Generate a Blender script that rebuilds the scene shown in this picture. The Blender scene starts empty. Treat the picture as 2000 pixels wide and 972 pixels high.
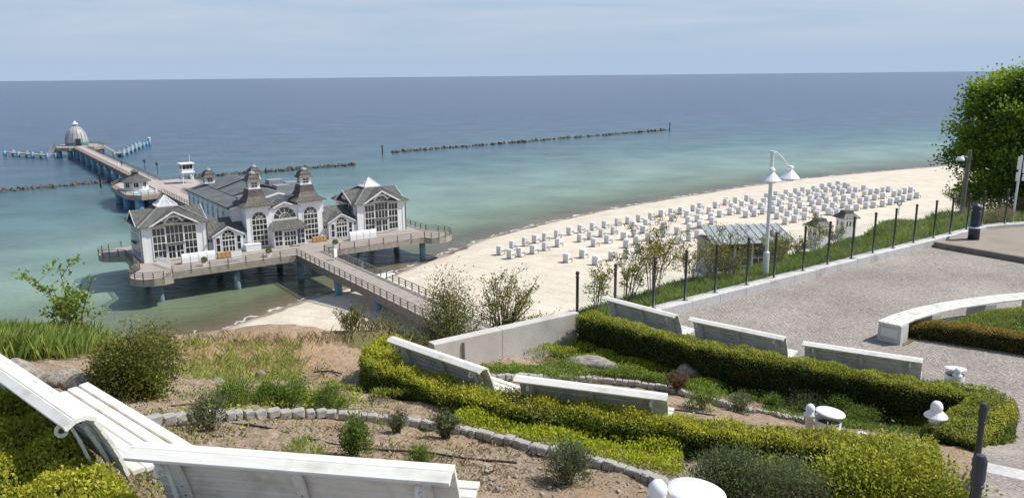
import bpy, math, random
import numpy as np
from mathutils import Vector
random.seed(7); rng = np.random.default_rng(7)
S = bpy.context.scene
C = S.collection
PI = math.pi
# ------------------------------------------------------------------ camera
F, H, PITCH, ROLL = 1550.0, 34.0, math.atan(338/1550), math.radians(0.573)
cam = bpy.data.cameras.new('camera'); camo = bpy.data.objects.new('camera', cam); C.objects.link(camo)
cam.sensor_width = 36; cam.lens = 36*F/2000; cam.clip_start = 0.1; cam.clip_end = 120000
camo.location = (0, 0, H); camo.rotation_mode = 'XYZ'
from mathutils import Matrix
camo.matrix_world = Matrix.Translation((0, 0, H)) @ Matrix.Rotation(PI/2-PITCH, 4, 'X') @ Matrix.Rotation(-ROLL, 4, 'Z')
S.camera = camo
# ------------------------------------------------------------------ light
SUN_AZ, SUN_EL = math.radians(82), math.radians(52)
sd = Vector((math.sin(SUN_AZ)*math.cos(SUN_EL), math.cos(SUN_AZ)*math.cos(SUN_EL), math.sin(SUN_EL)))
W = bpy.data.worlds.new('World'); S.world = W; W.use_nodes = True
nt = W.node_tree; nt.nodes.clear()
def wn(t, **k):
    n = nt.nodes.new(t)
    for a, b in k.items(): setattr(n, a, b)
    return n
sky = wn('ShaderNodeTexSky', sky_type='NISHITA', sun_disc=False, sun_elevation=SUN_EL, sun_rotation=SUN_AZ,
         altitude=30, air_density=1.0, dust_density=1.0, ozone_density=1.5)
bg = wn('ShaderNodeBackground'); bg.inputs[1].default_value = 0.088
wo = wn('ShaderNodeOutputWorld')
tc = wn('ShaderNodeTexCoord'); sep = wn('ShaderNodeSeparateXYZ')
nt.links.new(tc.outputs['Generated'], sep.inputs[0])
zc = wn('ShaderNodeMath', operation='MAXIMUM'); nt.links.new(sep.outputs[2], zc.inputs[0]); zc.inputs[1].default_value = 0.0
za = wn('ShaderNodeMath', operation='ADD'); nt.links.new(zc.outputs[0], za.inputs[0]); za.inputs[1].default_value = 0.06
dx = wn('ShaderNodeMath', operation='DIVIDE'); nt.links.new(sep.outputs[0], dx.inputs[0]); nt.links.new(za.outputs[0], dx.inputs[1])
dy = wn('ShaderNodeMath', operation='DIVIDE'); nt.links.new(sep.outputs[1], dy.inputs[0]); nt.links.new(za.outputs[0], dy.inputs[1])
cb = wn('ShaderNodeCombineXYZ'); nt.links.new(dx.outputs[0], cb.inputs[0]); nt.links.new(dy.outputs[0], cb.inputs[1])
cn = wn('ShaderNodeTexNoise'); cn.inputs['Scale'].default_value = 0.34; cn.inputs['Detail'].default_value = 7; cn.inputs['Roughness'].default_value = 0.6
cn.inputs['Distortion'].default_value = 0.6
nt.links.new(cb.outputs[0], cn.inputs['Vector'])
cr = wn('ShaderNodeMapRange'); cr.inputs['From Min'].default_value = 0.38; cr.inputs['From Max'].default_value = 0.62
cr.inputs['To Min'].default_value = 0.0; cr.inputs['To Max'].default_value = 0.48
nt.links.new(cn.outputs['Fac'], cr.inputs['Value'])
zf = wn('ShaderNodeMapRange'); zf.inputs['From Min'].default_value = 0.018; zf.inputs['From Max'].default_value = 0.075
nt.links.new(sep.outputs[2], zf.inputs['Value'])
mf = wn('ShaderNodeMath', operation='MULTIPLY'); nt.links.new(cr.outputs[0], mf.inputs[0]); nt.links.new(zf.outputs[0], mf.inputs[1])
hs = wn('ShaderNodeMix', data_type='RGBA', blend_type='MULTIPLY'); hs.inputs[0].default_value = 1.0
hs.inputs[7].default_value = (0.82, 0.92, 1.06, 1); nt.links.new(sky.outputs[0], hs.inputs[6])
hz = wn('ShaderNodeMapRange', interpolation_type='SMOOTHSTEP'); hz.inputs['From Min'].default_value = -0.02; hz.inputs['From Max'].default_value = 0.32; hz.inputs['To Min'].default_value = 1.0; hz.inputs['To Max'].default_value = 0.0
nt.links.new(sep.outputs[2], hz.inputs['Value'])
hx = wn('ShaderNodeMix', data_type='RGBA'); nt.links.new(hz.outputs[0], hx.inputs[0]); nt.links.new(hs.outputs[2], hx.inputs[6]); hx.inputs[7].default_value = (3.5, 4.5, 5.9, 1)
mx = wn('ShaderNodeMix', data_type='RGBA'); nt.links.new(mf.outputs[0], mx.inputs[0]); nt.links.new(hx.outputs[2], mx.inputs[6])
mx.inputs[7].default_value = (5.5, 5.75, 6.4, 1)
nt.links.new(mx.outputs[2], bg.inputs[0]); nt.links.new(bg.outputs[0], wo.inputs[0])
sl = bpy.data.lights.new('sun', 'SUN'); sl.energy = 3.8; sl.angle = math.radians(0.53); sl.color = (1.0, 0.95, 0.87)
so = bpy.data.objects.new('sun', sl); C.objects.link(so); so.location = (60, 40, 90)
so.rotation_euler = sd.to_track_quat('Z', 'Y').to_euler()
S.view_settings.view_transform = 'Standard'; S.view_settings.look = 'None'
S.view_settings.exposure = 0.5; S.view_settings.gamma = 1.0
S.render.engine = 'CYCLES'
S.cycles.max_bounces = 6; S.cycles.transparent_max_bounces = 12
# ------------------------------------------------------------------ pixel -> world
def ray(px, py):
    u = (px-1000)/F; v = -(py-486)/F
    c, s = math.cos(-ROLL), math.sin(-ROLL); u, v = u*c-v*s, u*s+v*c
    cp, sp = math.cos(PITCH), math.sin(PITCH)
    return np.array([u, cp+v*sp, -sp+v*cp])
def PZ(px, py, z):
    d = ray(px, py); return np.array([0, 0, H])+d*((z-H)/d[2])
def PY(px, py, y):
    d = ray(px, py); return np.array([0, 0, H])+d*(y/d[1])
# ------------------------------------------------------------------ object helpers
def thing(name, label, cat, loc=(0, 0, 0), rotz=0.0, group=None):
    o = bpy.data.objects.new(name, None); C.objects.link(o); o.empty_display_size = 0.2
    o.location = tuple(float(a) for a in loc); o.rotation_euler = (0, 0, rotz); o['label'] = label; o['category'] = cat
    if group: o['group'] = group
    return o
def tag(o, label, cat, group=None):
    o['label'] = label; o['category'] = cat
    if group: o['group'] = group
    return o
def kind(o, k, label=None):
    o['kind'] = k
    if label: o['label'] = label
    return o
def link(name, me, parent=None, loc=(0, 0, 0), rot=(0, 0, 0), scale=(1, 1, 1)):
    o = bpy.data.objects.new(name, me); C.objects.link(o); o.parent = parent
    o.location = tuple(float(a) for a in loc); o.rotation_euler = rot; o.scale = scale
    return o
def dup(root, loc, rotz, label=None, name=None):
    r = root.copy(); C.objects.link(r); r.location = tuple(float(a) for a in loc); r.rotation_euler = (0, 0, rotz)
    if label: r['label'] = label
    for ch in root.children:
        c = ch.copy(); C.objects.link(c); c.parent = r
        for g in ch.children:
            d = g.copy(); C.objects.link(d); d.parent = c
    return r
class MB:
    def __init__(s): s.V = []; s.F = []
    def add(s, vs, fs):
        n = len(s.V); s.V += [tuple(float(a) for a in v) for v in vs]; s.F += [tuple(i+n for i in f) for f in fs]; return s
    def poly(s, pts): return s.add(pts, [tuple(range(len(pts)))])
    def box(s, x0, x1, y0, y1, z0, z1):
        return s.add([(x0,y0,z0),(x1,y0,z0),(x1,y1,z0),(x0,y1,z0),(x0,y0,z1),(x1,y0,z1),(x1,y1,z1),(x0,y1,z1)],
            [(0,3,2,1),(4,5,6,7),(0,1,5,4),(1,2,6,5),(2,3,7,6),(3,0,4,7)])
    def beam(s, p, q, w, h, ch=0.0):
        p = Vector(p); q = Vector(q); d = (q-p).normalized()
        up = Vector((0,0,1)) if abs(d.z) < 0.99 else Vector((0,1,0))
        x = d.cross(up).normalized(); y = x.cross(d).normalized()
        if ch: pr = [(-w/2+ch,-h/2),(w/2-ch,-h/2),(w/2,-h/2+ch),(w/2,h/2-ch),(w/2-ch,h/2),(-w/2+ch,h/2),(-w/2,h/2-ch),(-w/2,-h/2+ch)]
        else: pr = [(-w/2,-h/2),(w/2,-h/2),(w/2,h/2),(-w/2,h/2)]
        n = len(pr); vs = [p+x*a+y*b for a, b in pr]+[q+x*a+y*b for a, b in pr]
        fs = [tuple(range(n-1,-1,-1)), tuple(range(n, 2*n))]+[(i,(i+1)%n,n+(i+1)%n,n+i) for i in range(n)]
        return s.add(vs, fs)
    def tube(s, pts, r, n=8, cap=True):
        pts = [Vector(p) for p in pts]; rs = r if isinstance(r, (list, tuple)) else [r]*len(pts)
        vs = []; fs = []
        for i, p in enumerate(pts):
            d = (pts[min(i+1, len(pts)-1)]-pts[max(i-1, 0)]).normalized()
            up = Vector((0,0,1)) if abs(d.z) < 0.95 else Vector((1,0,0))
            x = d.cross(up).normalized(); y = x.cross(d)
            vs += [p+(x*math.cos(2*PI*k/n)+y*math.sin(2*PI*k/n))*rs[i] for k in range(n)]
        for i in range(len(pts)-1):
            fs += [(i*n+k, i*n+(k+1)%n, (i+1)*n+(k+1)%n, (i+1)*n+k) for k in range(n)]
        if cap: fs += [tuple(range(n-1,-1,-1)), tuple(range((len(pts)-1)*n, len(pts)*n))]
        return s.add(vs, fs)
    def lathe(s, prof, n=16, c=(0,0,0)):
        vs = []; fs = []
        for r, z in prof: vs += [(c[0]+r*math.cos(2*PI*k/n), c[1]+r*math.sin(2*PI*k/n), c[2]+z) for k in range(n)]
        for i in range(len(prof)-1): fs += [(i*n+k, i*n+(k+1)%n, (i+1)*n+(k+1)%n, (i+1)*n+k) for k in range(n)]
        if prof[0][0] > 1e-4: fs.append(tuple(range(n-1,-1,-1)))
        if prof[-1][0] > 1e-4: fs.append(tuple(range((len(prof)-1)*n, len(prof)*n)))
        return s.add(vs, fs)
    def prism(s, poly, z0, z1):
        n = len(poly); vs = [(x,y,z0) for x, y in poly]+[(x,y,z1) for x, y in poly]
        return s.add(vs, [tuple(range(n-1,-1,-1)), tuple(range(n,2*n))]+[(i,(i+1)%n,n+(i+1)%n,n+i) for i in range(n)])
    def slab(s, pts, t):   # a tilted plate: polygon thickened downwards
        n = len(pts); vs = [tuple(p) for p in pts]+[(p[0],p[1],p[2]-t) for p in pts]
        return s.add(vs, [tuple(range(n)), tuple(range(2*n-1,n-1,-1))]+[(i,n+i,n+(i+1)%n,(i+1)%n) for i in range(n)])
    def mesh(s, m, smooth=False):
        me = bpy.data.meshes.new('m'); me.from_pydata(s.V, [], s.F); me.materials.append(M[m] if isinstance(m, str) else m)
        if smooth: me.polygons.foreach_set('use_smooth', [True]*len(me.polygons))
        me.update(); return me
    def build(s, name, m, parent=None, loc=(0,0,0), rot=(0,0,0), smooth=False):
        me = s.mesh(m, smooth); me.name = name; return link(name, me, parent, loc, rot)
def grid_mesh(name, X, Y, Z, m, parent=None, attrs=None, smooth=True, mask=None):
    r, c = X.shape; me = bpy.data.meshes.new(name)
    co = np.stack([X, Y, Z], -1).reshape(-1, 3).astype(np.float32)
    idx = np.arange(r*c).reshape(r, c)
    f = np.stack([idx[:-1,:-1], idx[:-1,1:], idx[1:,1:], idx[1:,:-1]], -1).reshape(-1, 4)
    if mask is not None: f = f[mask.reshape(-1)]
    fast_mesh(me, co, f, 4)
    for k, v in (attrs or {}).items():
        a = me.attributes.new(k, 'FLOAT', 'POINT'); a.data.foreach_set('value', v.reshape(-1).astype(np.float32))
    if smooth: me.polygons.foreach_set('use_smooth', np.ones(len(f), dtype=bool))
    me.materials.append(M[m]); return link(name, me, parent)
def fast_mesh(me, co, f, n):
    me.vertices.add(len(co)); me.vertices.foreach_set('co', np.ascontiguousarray(co, dtype=np.float32).reshape(-1))
    me.loops.add(f.size); me.loops.foreach_set('vertex_index', np.ascontiguousarray(f, dtype=np.int32).reshape(-1))
    me.polygons.add(len(f)); me.polygons.foreach_set('loop_start', np.arange(0, f.size, n, dtype=np.int32))
    me.update(calc_edges=True); me.validate()
def norm(a): return a/np.maximum(np.linalg.norm(a, axis=-1, keepdims=True), 1e-6)
def leaf_mesh(c, up, ln, wd, tint, m, spread=0.8):
    n = len(c); d = norm(norm(up)+rng.normal(0, spread, (n, 3))); s = norm(np.cross(d, rng.normal(0, 1, (n, 3))))
    ln = np.broadcast_to(np.asarray(ln), (n,))*rng.uniform(.7, 1.25, n); wd = np.broadcast_to(np.asarray(wd), (n,))*rng.uniform(.8, 1.2, n)
    L = d*ln[:, None]; Wd = s*(wd/2)[:, None]
    bend = np.cross(d, s)*(ln*0.12)[:, None]
    co = np.stack([c, c+L*.5+Wd+bend, c+L, c+L*.5-Wd+bend], 1).reshape(-1, 3)
    me = bpy.data.meshes.new('leaves'); fast_mesh(me, co, np.arange(4*n).reshape(n, 4), 4)
    a = me.attributes.new('tint', 'FLOAT', 'POINT'); a.data.foreach_set('value', np.repeat(np.clip(np.broadcast_to(tint, (n,)), 0, 1), 4).astype(np.float32))
    me.materials.append(M[m]); return me
def blade_mesh(base, height, width, lean, tint, m):
    n = len(base); th = rng.uniform(0, 2*PI, n); dr = np.stack([np.cos(th), np.sin(th), np.zeros(n)], 1)
    sdv = np.stack([-np.sin(th), np.cos(th), np.zeros(n)], 1)
    h = np.broadcast_to(np.asarray(height), (n,))*rng.uniform(.55, 1.2, n); l = h*np.broadcast_to(np.asarray(lean), (n,))*rng.uniform(.2, 1.2, n)
    w = np.broadcast_to(np.asarray(width), (n,))
    up = np.array([0, 0, 1.])
    p0 = base-sdv*(w/2)[:, None]; p1 = base+sdv*(w/2)[:, None]
    p2 = base+dr*(l*.35)[:, None]+up*(h*.6)[:, None]+sdv*(w*.35)[:, None]
    p3 = base+dr*l[:, None]+up*h[:, None]
    co = np.stack([p0, p1, p2, p3], 1).reshape(-1, 3)
    me = bpy.data.meshes.new('blades'); fast_mesh(me, co, np.arange(4*n).reshape(n, 4), 4)
    a = me.attributes.new('tint', 'FLOAT', 'POINT'); a.data.foreach_set('value', np.repeat(np.clip(np.broadcast_to(tint, (n,)), 0, 1), 4).astype(np.float32))
    me.materials.append(M[m]); return me
# ------------------------------------------------------------------ materials
M = {}
def newmat(name):
    m = bpy.data.materials.new(name); m.use_nodes = True; M[name] = m
    return m, m.node_tree, m.node_tree.nodes['Principled BSDF']
def rgba(c): return (c[0], c[1], c[2], 1)
def noisy(name, c1, c2, scale=3.0, rough=0.7, bump=0.0, bscale=None, detail=6, spec=0.3, metal=0.0, stretch=None, dirt=None):
    m, t, b = newmat(name); N = t.nodes.new; L = t.links.new
    co = N('ShaderNodeTexCoord'); vec = co.outputs['Object']
    if stretch:
        mp = N('ShaderNodeMapping'); mp.inputs['Scale'].default_value = stretch; L(vec, mp.inputs[0]); vec = mp.outputs[0]
    n = N('ShaderNodeTexNoise'); n.inputs['Scale'].default_value = scale; n.inputs['Detail'].default_value = detail; n.inputs['Roughness'].default_value = .62
    L(vec, n.inputs['Vector'])
    r = N('ShaderNodeValToRGB'); r.color_ramp.elements[0].position = .33; r.color_ramp.elements[1].position = .68
    r.color_ramp.elements[0].color = rgba(c1); r.color_ramp.elements[1].color = rgba(c2); L(n.outputs['Fac'], r.inputs[0])
    col = r.outputs[0]
    if dirt:
        n3 = N('ShaderNodeTexNoise'); n3.inputs['Scale'].default_value = dirt[1]; n3.inputs['Detail'].default_value = 8; L(co.outputs['Object'], n3.inputs['Vector'])
        mr = N('ShaderNodeMapRange'); mr.inputs['From Min'].default_value = .5; mr.inputs['From Max'].default_value = .75; mr.inputs['To Max'].default_value = dirt[2]; L(n3.outputs['Fac'], mr.inputs['Value'])
        mm = N('ShaderNodeMix'); mm.data_type = 'RGBA'; L(mr.outputs[0], mm.inputs[0]); L(col, mm.inputs[6]); mm.inputs[7].default_value = rgba(dirt[0]); col = mm.outputs[2]
    L(col, b.inputs['Base Color']); b.inputs['Roughness'].default_value = rough; b.inputs['Metallic'].default_value = metal
    b.inputs['Specular IOR Level'].default_value = spec
    if bump:
        n2 = N('ShaderNodeTexNoise'); n2.inputs['Scale'].default_value = bscale or scale*6; n2.inputs['Detail'].default_value = 5; L(vec, n2.inputs['Vector'])
        bp = N('ShaderNodeBump'); bp.inputs['Strength'].default_value = bump; bp.inputs['Distance'].default_value = .02; L(n2.outputs['Fac'], bp.inputs['Height']); L(bp.outputs[0], b.inputs['Normal'])
    return m
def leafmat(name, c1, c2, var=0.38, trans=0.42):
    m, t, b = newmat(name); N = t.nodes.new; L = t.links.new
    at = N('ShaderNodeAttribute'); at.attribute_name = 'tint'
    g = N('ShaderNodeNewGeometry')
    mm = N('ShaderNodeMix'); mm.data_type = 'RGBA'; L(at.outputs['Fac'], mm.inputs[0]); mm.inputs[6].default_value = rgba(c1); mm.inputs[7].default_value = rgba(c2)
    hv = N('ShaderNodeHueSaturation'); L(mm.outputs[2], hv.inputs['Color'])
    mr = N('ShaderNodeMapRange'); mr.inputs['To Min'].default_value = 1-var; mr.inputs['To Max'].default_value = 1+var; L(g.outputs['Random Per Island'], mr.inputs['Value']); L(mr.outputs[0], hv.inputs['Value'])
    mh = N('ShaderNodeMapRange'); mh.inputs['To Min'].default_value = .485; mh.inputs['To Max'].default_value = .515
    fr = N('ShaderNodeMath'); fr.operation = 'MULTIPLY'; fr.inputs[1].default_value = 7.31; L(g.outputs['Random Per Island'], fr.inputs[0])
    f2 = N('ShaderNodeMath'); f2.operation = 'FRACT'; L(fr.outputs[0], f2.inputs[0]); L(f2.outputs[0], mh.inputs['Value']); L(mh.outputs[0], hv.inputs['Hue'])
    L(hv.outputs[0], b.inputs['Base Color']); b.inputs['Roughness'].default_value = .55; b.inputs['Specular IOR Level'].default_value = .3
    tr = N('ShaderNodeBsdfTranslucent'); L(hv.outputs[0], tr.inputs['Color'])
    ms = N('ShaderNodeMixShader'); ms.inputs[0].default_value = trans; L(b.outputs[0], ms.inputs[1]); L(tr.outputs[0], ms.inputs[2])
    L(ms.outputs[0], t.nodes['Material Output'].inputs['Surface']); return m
noisy('white_paint', (.74,.74,.72), (.82,.82,.80), 5, .5, .05, 60, spec=.4, dirt=((.5,.49,.43), 2.2, .28))
noisy('bench_paint', (.70,.69,.62), (.79,.78,.72), 8, .5, .12, 50, spec=.35, stretch=(.5,6,6), dirt=((.33,.32,.21), 5.0, .62))
noisy('cast_white', (.66,.66,.62), (.76,.76,.73), 20, .45, .1, 80, dirt=((.4,.38,.3), 9, .4))
noisy('bolt_metal', (.06,.06,.05), (.1,.09,.08), 20, .5, metal=.6)
noisy('wall_white', (.72,.73,.74), (.80,.80,.80), .8, .6, .05, 12, stretch=(1,1,.25), dirt=((.52,.53,.52), .9, .35))
noisy('board_white', (.66,.68,.71), (.76,.77,.78), .9, .6, .06, 10, stretch=(1,1,.2), dirt=((.5,.52,.54), .8, .4))
noisy('dark_glass', (.012,.014,.016), (.035,.04,.045), 1.2, .08, spec=.6)
noisy('slate_roof', (.075,.078,.074), (.15,.15,.14), 1.6, .6, .3, 9, stretch=(1,1,1), dirt=((.2,.17,.14), .7, .5))
noisy('brown_roof', (.085,.074,.068), (.155,.135,.122), 2.2, .55, .3, 9, dirt=((.19,.14,.115), 1.1, .45))
noisy('hall_roof', (.10,.115,.11), (.165,.175,.165), .5, .7, .1, 5, dirt=((.08,.085,.085), .35, .5))
noisy('dark_trim', (.02,.022,.025), (.05,.05,.05), 5, .6)
noisy('deck_wood', (.27,.235,.20), (.40,.36,.32), 1.1, .75, .3, 12, stretch=(1,7,1), dirt=((.17,.15,.13), .6, .5))
noisy('fascia_wood', (.26,.23,.19), (.40,.36,.30), 1.3, .75, .25, 8, stretch=(4,4,.5), dirt=((.14,.12,.10), .8, .5))
noisy('rail_wood', (.13,.11,.09), (.24,.21,.18), 2, .7, .2, 12)
noisy('blue_pile', (.10,.22,.33), (.17,.34,.47), 1.0, .55, .1, 6, dirt=((.05,.11,.16), .6, .7))
noisy('grey_pile', (.12,.20,.24), (.22,.30,.33), 1.0, .6, .1, 6, dirt=((.05,.06,.05), .7, .7))
noisy('crate_wood', (.38,.22,.09), (.52,.33,.16), 2, .7, .1, 10)
noisy('wicker', (.62,.60,.565), (.72,.70,.665), 14, .65, .3, 30)
noisy('canvas', (.78,.78,.77), (.86,.86,.85), 3, .7)
noisy('chair_side', (.76,.76,.75), (.84,.84,.83), 3, .6)
noisy('arm_dark', (.06,.055,.05), (.12,.11,.1), 8, .5)
noisy('rock', (.055,.052,.046), (.16,.145,.13), 2.5, .85, .6, 10)
noisy('boulder_mat', (.20,.18,.15), (.42,.385,.335), 4.5, .9, 1.0, 14, dirt=((.10,.085,.065), 3.5, .8))
noisy('granite', (.30,.29,.265), (.45,.435,.40), 25, .8, .4, 40, dirt=((.22,.20,.17), 3, .5))
noisy('kerb_stone', (.44,.43,.41), (.60,.59,.57), 14, .8, .35, 30, dirt=((.26,.24,.21), 2.0, .55))
noisy('concrete', (.47,.45,.415), (.58,.56,.525), 1.2, .85, .25, 30, stretch=(1,1,.6), dirt=((.24,.225,.19), 1.3, .5))
noisy('fence_metal', (.028,.03,.032), (.055,.057,.06), 6, .45, .05, 30, spec=.5)
noisy('navy_paint', (.012,.018,.04), (.025,.034,.06), 5, .4, spec=.5)
noisy('lamp_grey', (.62,.64,.64), (.74,.75,.75), 6, .4, spec=.5)
noisy('white_plastic', (.80,.80,.79), (.85,.85,.84), 4, .35, spec=.5)
noisy('hose', (.012,.011,.010), (.035,.03,.028), 10, .6)
noisy('bark', (.07,.055,.04), (.15,.12,.09), 9, .9, .5, 30)
noisy('twig', (.10,.075,.05), (.20,.155,.11), 14, .9)
noisy('twig_red', (.12,.06,.04), (.24,.13,.085), 14, .9)
noisy('grey_metal', (.20,.22,.23), (.32,.34,.35), 2, .5, .1, 10)
noisy('tin_roof', (.27,.30,.315), (.38,.41,.425), .7, .45, .15, 4, dirt=((.24,.28,.27), .6, .6))
noisy('gondola_metal', (.30,.29,.30), (.46,.44,.44), .8, .45, .1, 4, spec=.5, dirt=((.18,.17,.17), .7, .5))
noisy('teal_paint', (.03,.16,.16), (.07,.26,.25), 1, .5)
noisy('cloth_teal', (.30,.46,.48), (.45,.6,.62), 1, .8)
noisy('navy_cloth', (.02,.035,.10), (.05,.07,.16), 3, .8)
noisy('skin', (.45,.28,.2), (.5,.32,.24), 3, .6)
noisy('hedge_core', (.012,.016,.006), (.03,.03,.012), 8, .95)
noisy('soil_edge', (.20,.165,.13), (.30,.25,.2), 6, .9)
noisy('plaque', (.58,.60,.55), (.66,.67,.62), 6, .5)
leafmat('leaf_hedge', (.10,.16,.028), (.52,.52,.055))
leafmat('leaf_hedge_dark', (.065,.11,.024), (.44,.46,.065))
leafmat('leaf_brown', (.08,.095,.022), (.38,.27,.06))
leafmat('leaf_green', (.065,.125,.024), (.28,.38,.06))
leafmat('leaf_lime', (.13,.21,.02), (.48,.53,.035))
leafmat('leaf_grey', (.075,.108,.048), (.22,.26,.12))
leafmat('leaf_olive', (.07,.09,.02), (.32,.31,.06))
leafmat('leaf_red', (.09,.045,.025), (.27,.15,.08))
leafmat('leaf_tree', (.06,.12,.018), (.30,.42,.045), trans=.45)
leafmat('grass_blade', (.14,.225,.04), (.42,.45,.11), trans=.4)
leafmat('leaf_litter', (.08,.05,.03), (.34,.26,.17), trans=.1)
leafmat('grass_dry', (.20,.16,.07), (.40,.33,.17), trans=.2)
# shaded surfaces with their own node set-ups
def surf_roofseam():
    pass
def sea_mat():
    m, t, b = newmat('sea'); N = t.nodes.new; L = t.links.new
    at = N('ShaderNodeAttribute'); at.attribute_name = 'shore'
    co = N('ShaderNodeTexCoord')
    n = N('ShaderNodeTexNoise'); n.inputs['Scale'].default_value = .012; n.inputs['Detail'].default_value = 5; n.inputs['Distortion'].default_value = .5; L(co.outputs['Object'], n.inputs['Vector'])
    w = N('ShaderNodeMath'); w.operation = 'MULTIPLY_ADD'; L(n.outputs['Fac'], w.inputs[0]); w.inputs[1].default_value = .75; w.inputs[2].default_value = .62
    d = N('ShaderNodeMath'); d.operation = 'MULTIPLY'; L(at.outputs['Fac'], d.inputs[0]); L(w.outputs[0], d.inputs[1])
    lg = N('ShaderNodeMath'); lg.operation = 'MULTIPLY_ADD'; L(d.outputs[0], lg.inputs[0]); lg.inputs[1].default_value = 1; lg.inputs[2].default_value = 1.0
    l2 = N('ShaderNodeMath'); l2.operation = 'LOGARITHM'; L(lg.outputs[0], l2.inputs[0]); l2.inputs[1].default_value = 2000.0
    r = N('ShaderNodeValToRGB'); e = r.color_ramp.elements
    def lp(dist): return math.log(dist+1)/math.log(2000)
    stops = [(0,(.20,.155,.10)),(2,(.16,.13,.08)),(6,(.12,.125,.068)),(16,(.15,.195,.12)),(34,(.195,.285,.215)),(66,(.165,.255,.22)),(110,(.084,.162,.160)),(190,(.056,.108,.135)),(420,(.047,.078,.126)),(1900,(.049,.075,.13))]
    e[0].position = lp(0); e[0].color = rgba(stops[0][1]); e[1].position = lp(stops[-1][0]); e[1].color = rgba(stops[-1][1])
    for s_, c_ in stops[1:-1]:
        q = e.new(lp(s_)); q.color = rgba(c_)
    L(l2.outputs[0], r.inputs[0])
    # weed and sand patches on the bed
    n4 = N('ShaderNodeTexNoise'); n4.inputs['Scale'].default_value = .05; n4.inputs['Detail'].default_value = 6; L(co.outputs['Object'], n4.inputs['Vector'])
    mr = N('ShaderNodeMapRange'); mr.inputs['From Min'].default_value = .35; mr.inputs['From Max'].default_value = .7; mr.inputs['To Min'].default_value = .8; mr.inputs['To Max'].default_value = 1.18; L(n4.outputs['Fac'], mr.inputs['Value'])
    hv = N('ShaderNodeHueSaturation'); L(r.outputs[0], hv.inputs['Color']); L(mr.outputs[0], hv.inputs['Value'])
    # foam at the edge
    n5 = N('ShaderNodeTexNoise'); n5.inputs['Scale'].default_value = .35; n5.inputs['Detail'].default_value = 6; L(co.outputs['Object'], n5.inputs['Vector'])
    fa = N('ShaderNodeMath'); fa.operation = 'MULTIPLY_ADD'; L(n5.outputs['Fac'], fa.inputs[0]); fa.inputs[1].default_value = 9.0; fa.inputs[2].default_value = -4.4
    fd = N('ShaderNodeMath'); fd.operation = 'SUBTRACT'; L(at.outputs['Fac'], fd.inputs[0]); L(fa.outputs[0], fd.inputs[1])
    fb = N('ShaderNodeMath'); fb.operation = 'ABSOLUTE'; L(fd.outputs[0], fb.inputs[0])
    fm = N('ShaderNodeMapRange'); fm.inputs['From Min'].default_value = .12; fm.inputs['From Max'].default_value = .5; fm.inputs['To Min'].default_value = .85; fm.inputs['To Max'].default_value = 0; L(fb.outputs[0], fm.inputs['Value'])
    fx = N('ShaderNodeMix'); fx.data_type = 'RGBA'; L(fm.outputs[0], fx.inputs[0]); L(hv.outputs[0], fx.inputs[6]); fx.inputs[7].default_value = (.75,.75,.72,1)
    L(fx.outputs[2], b.inputs['Base Color'])
    b.inputs['Roughness'].default_value = .22; b.inputs['Specular IOR Level'].default_value = .18
    mp = N('ShaderNodeMapping'); mp.inputs['Rotation'].default_value = (0,0,math.radians(25)); mp.inputs['Scale'].default_value = (.5,1.3,1); L(co.outputs['Object'], mp.inputs[0])
    w1 = N('ShaderNodeTexNoise'); w1.inputs['Scale'].default_value = .55; w1.inputs['Detail'].default_value = 6; w1.inputs['Roughness'].default_value = .62; L(mp.outputs[0], w1.inputs['Vector'])
    w2 = N('ShaderNodeTexNoise'); w2.inputs['Scale'].default_value = .06; w2.inputs['Detail'].default_value = 4; L(mp.outputs[0], w2.inputs['Vector'])
    ad = N('ShaderNodeMath'); ad.operation = 'MULTIPLY_ADD'; L(w2.outputs['Fac'], ad.inputs[0]); ad.inputs[1].default_value = 3.0; L(w1.outputs['Fac'], ad.inputs[2])
    bp = N('ShaderNodeBump'); bp.inputs['Strength'].default_value = .75; bp.inputs['Distance'].default_value = .7; L(ad.outputs[0], bp.inputs['Height']); L(bp.outputs[0], b.inputs['Normal'])
sea_mat()
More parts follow.
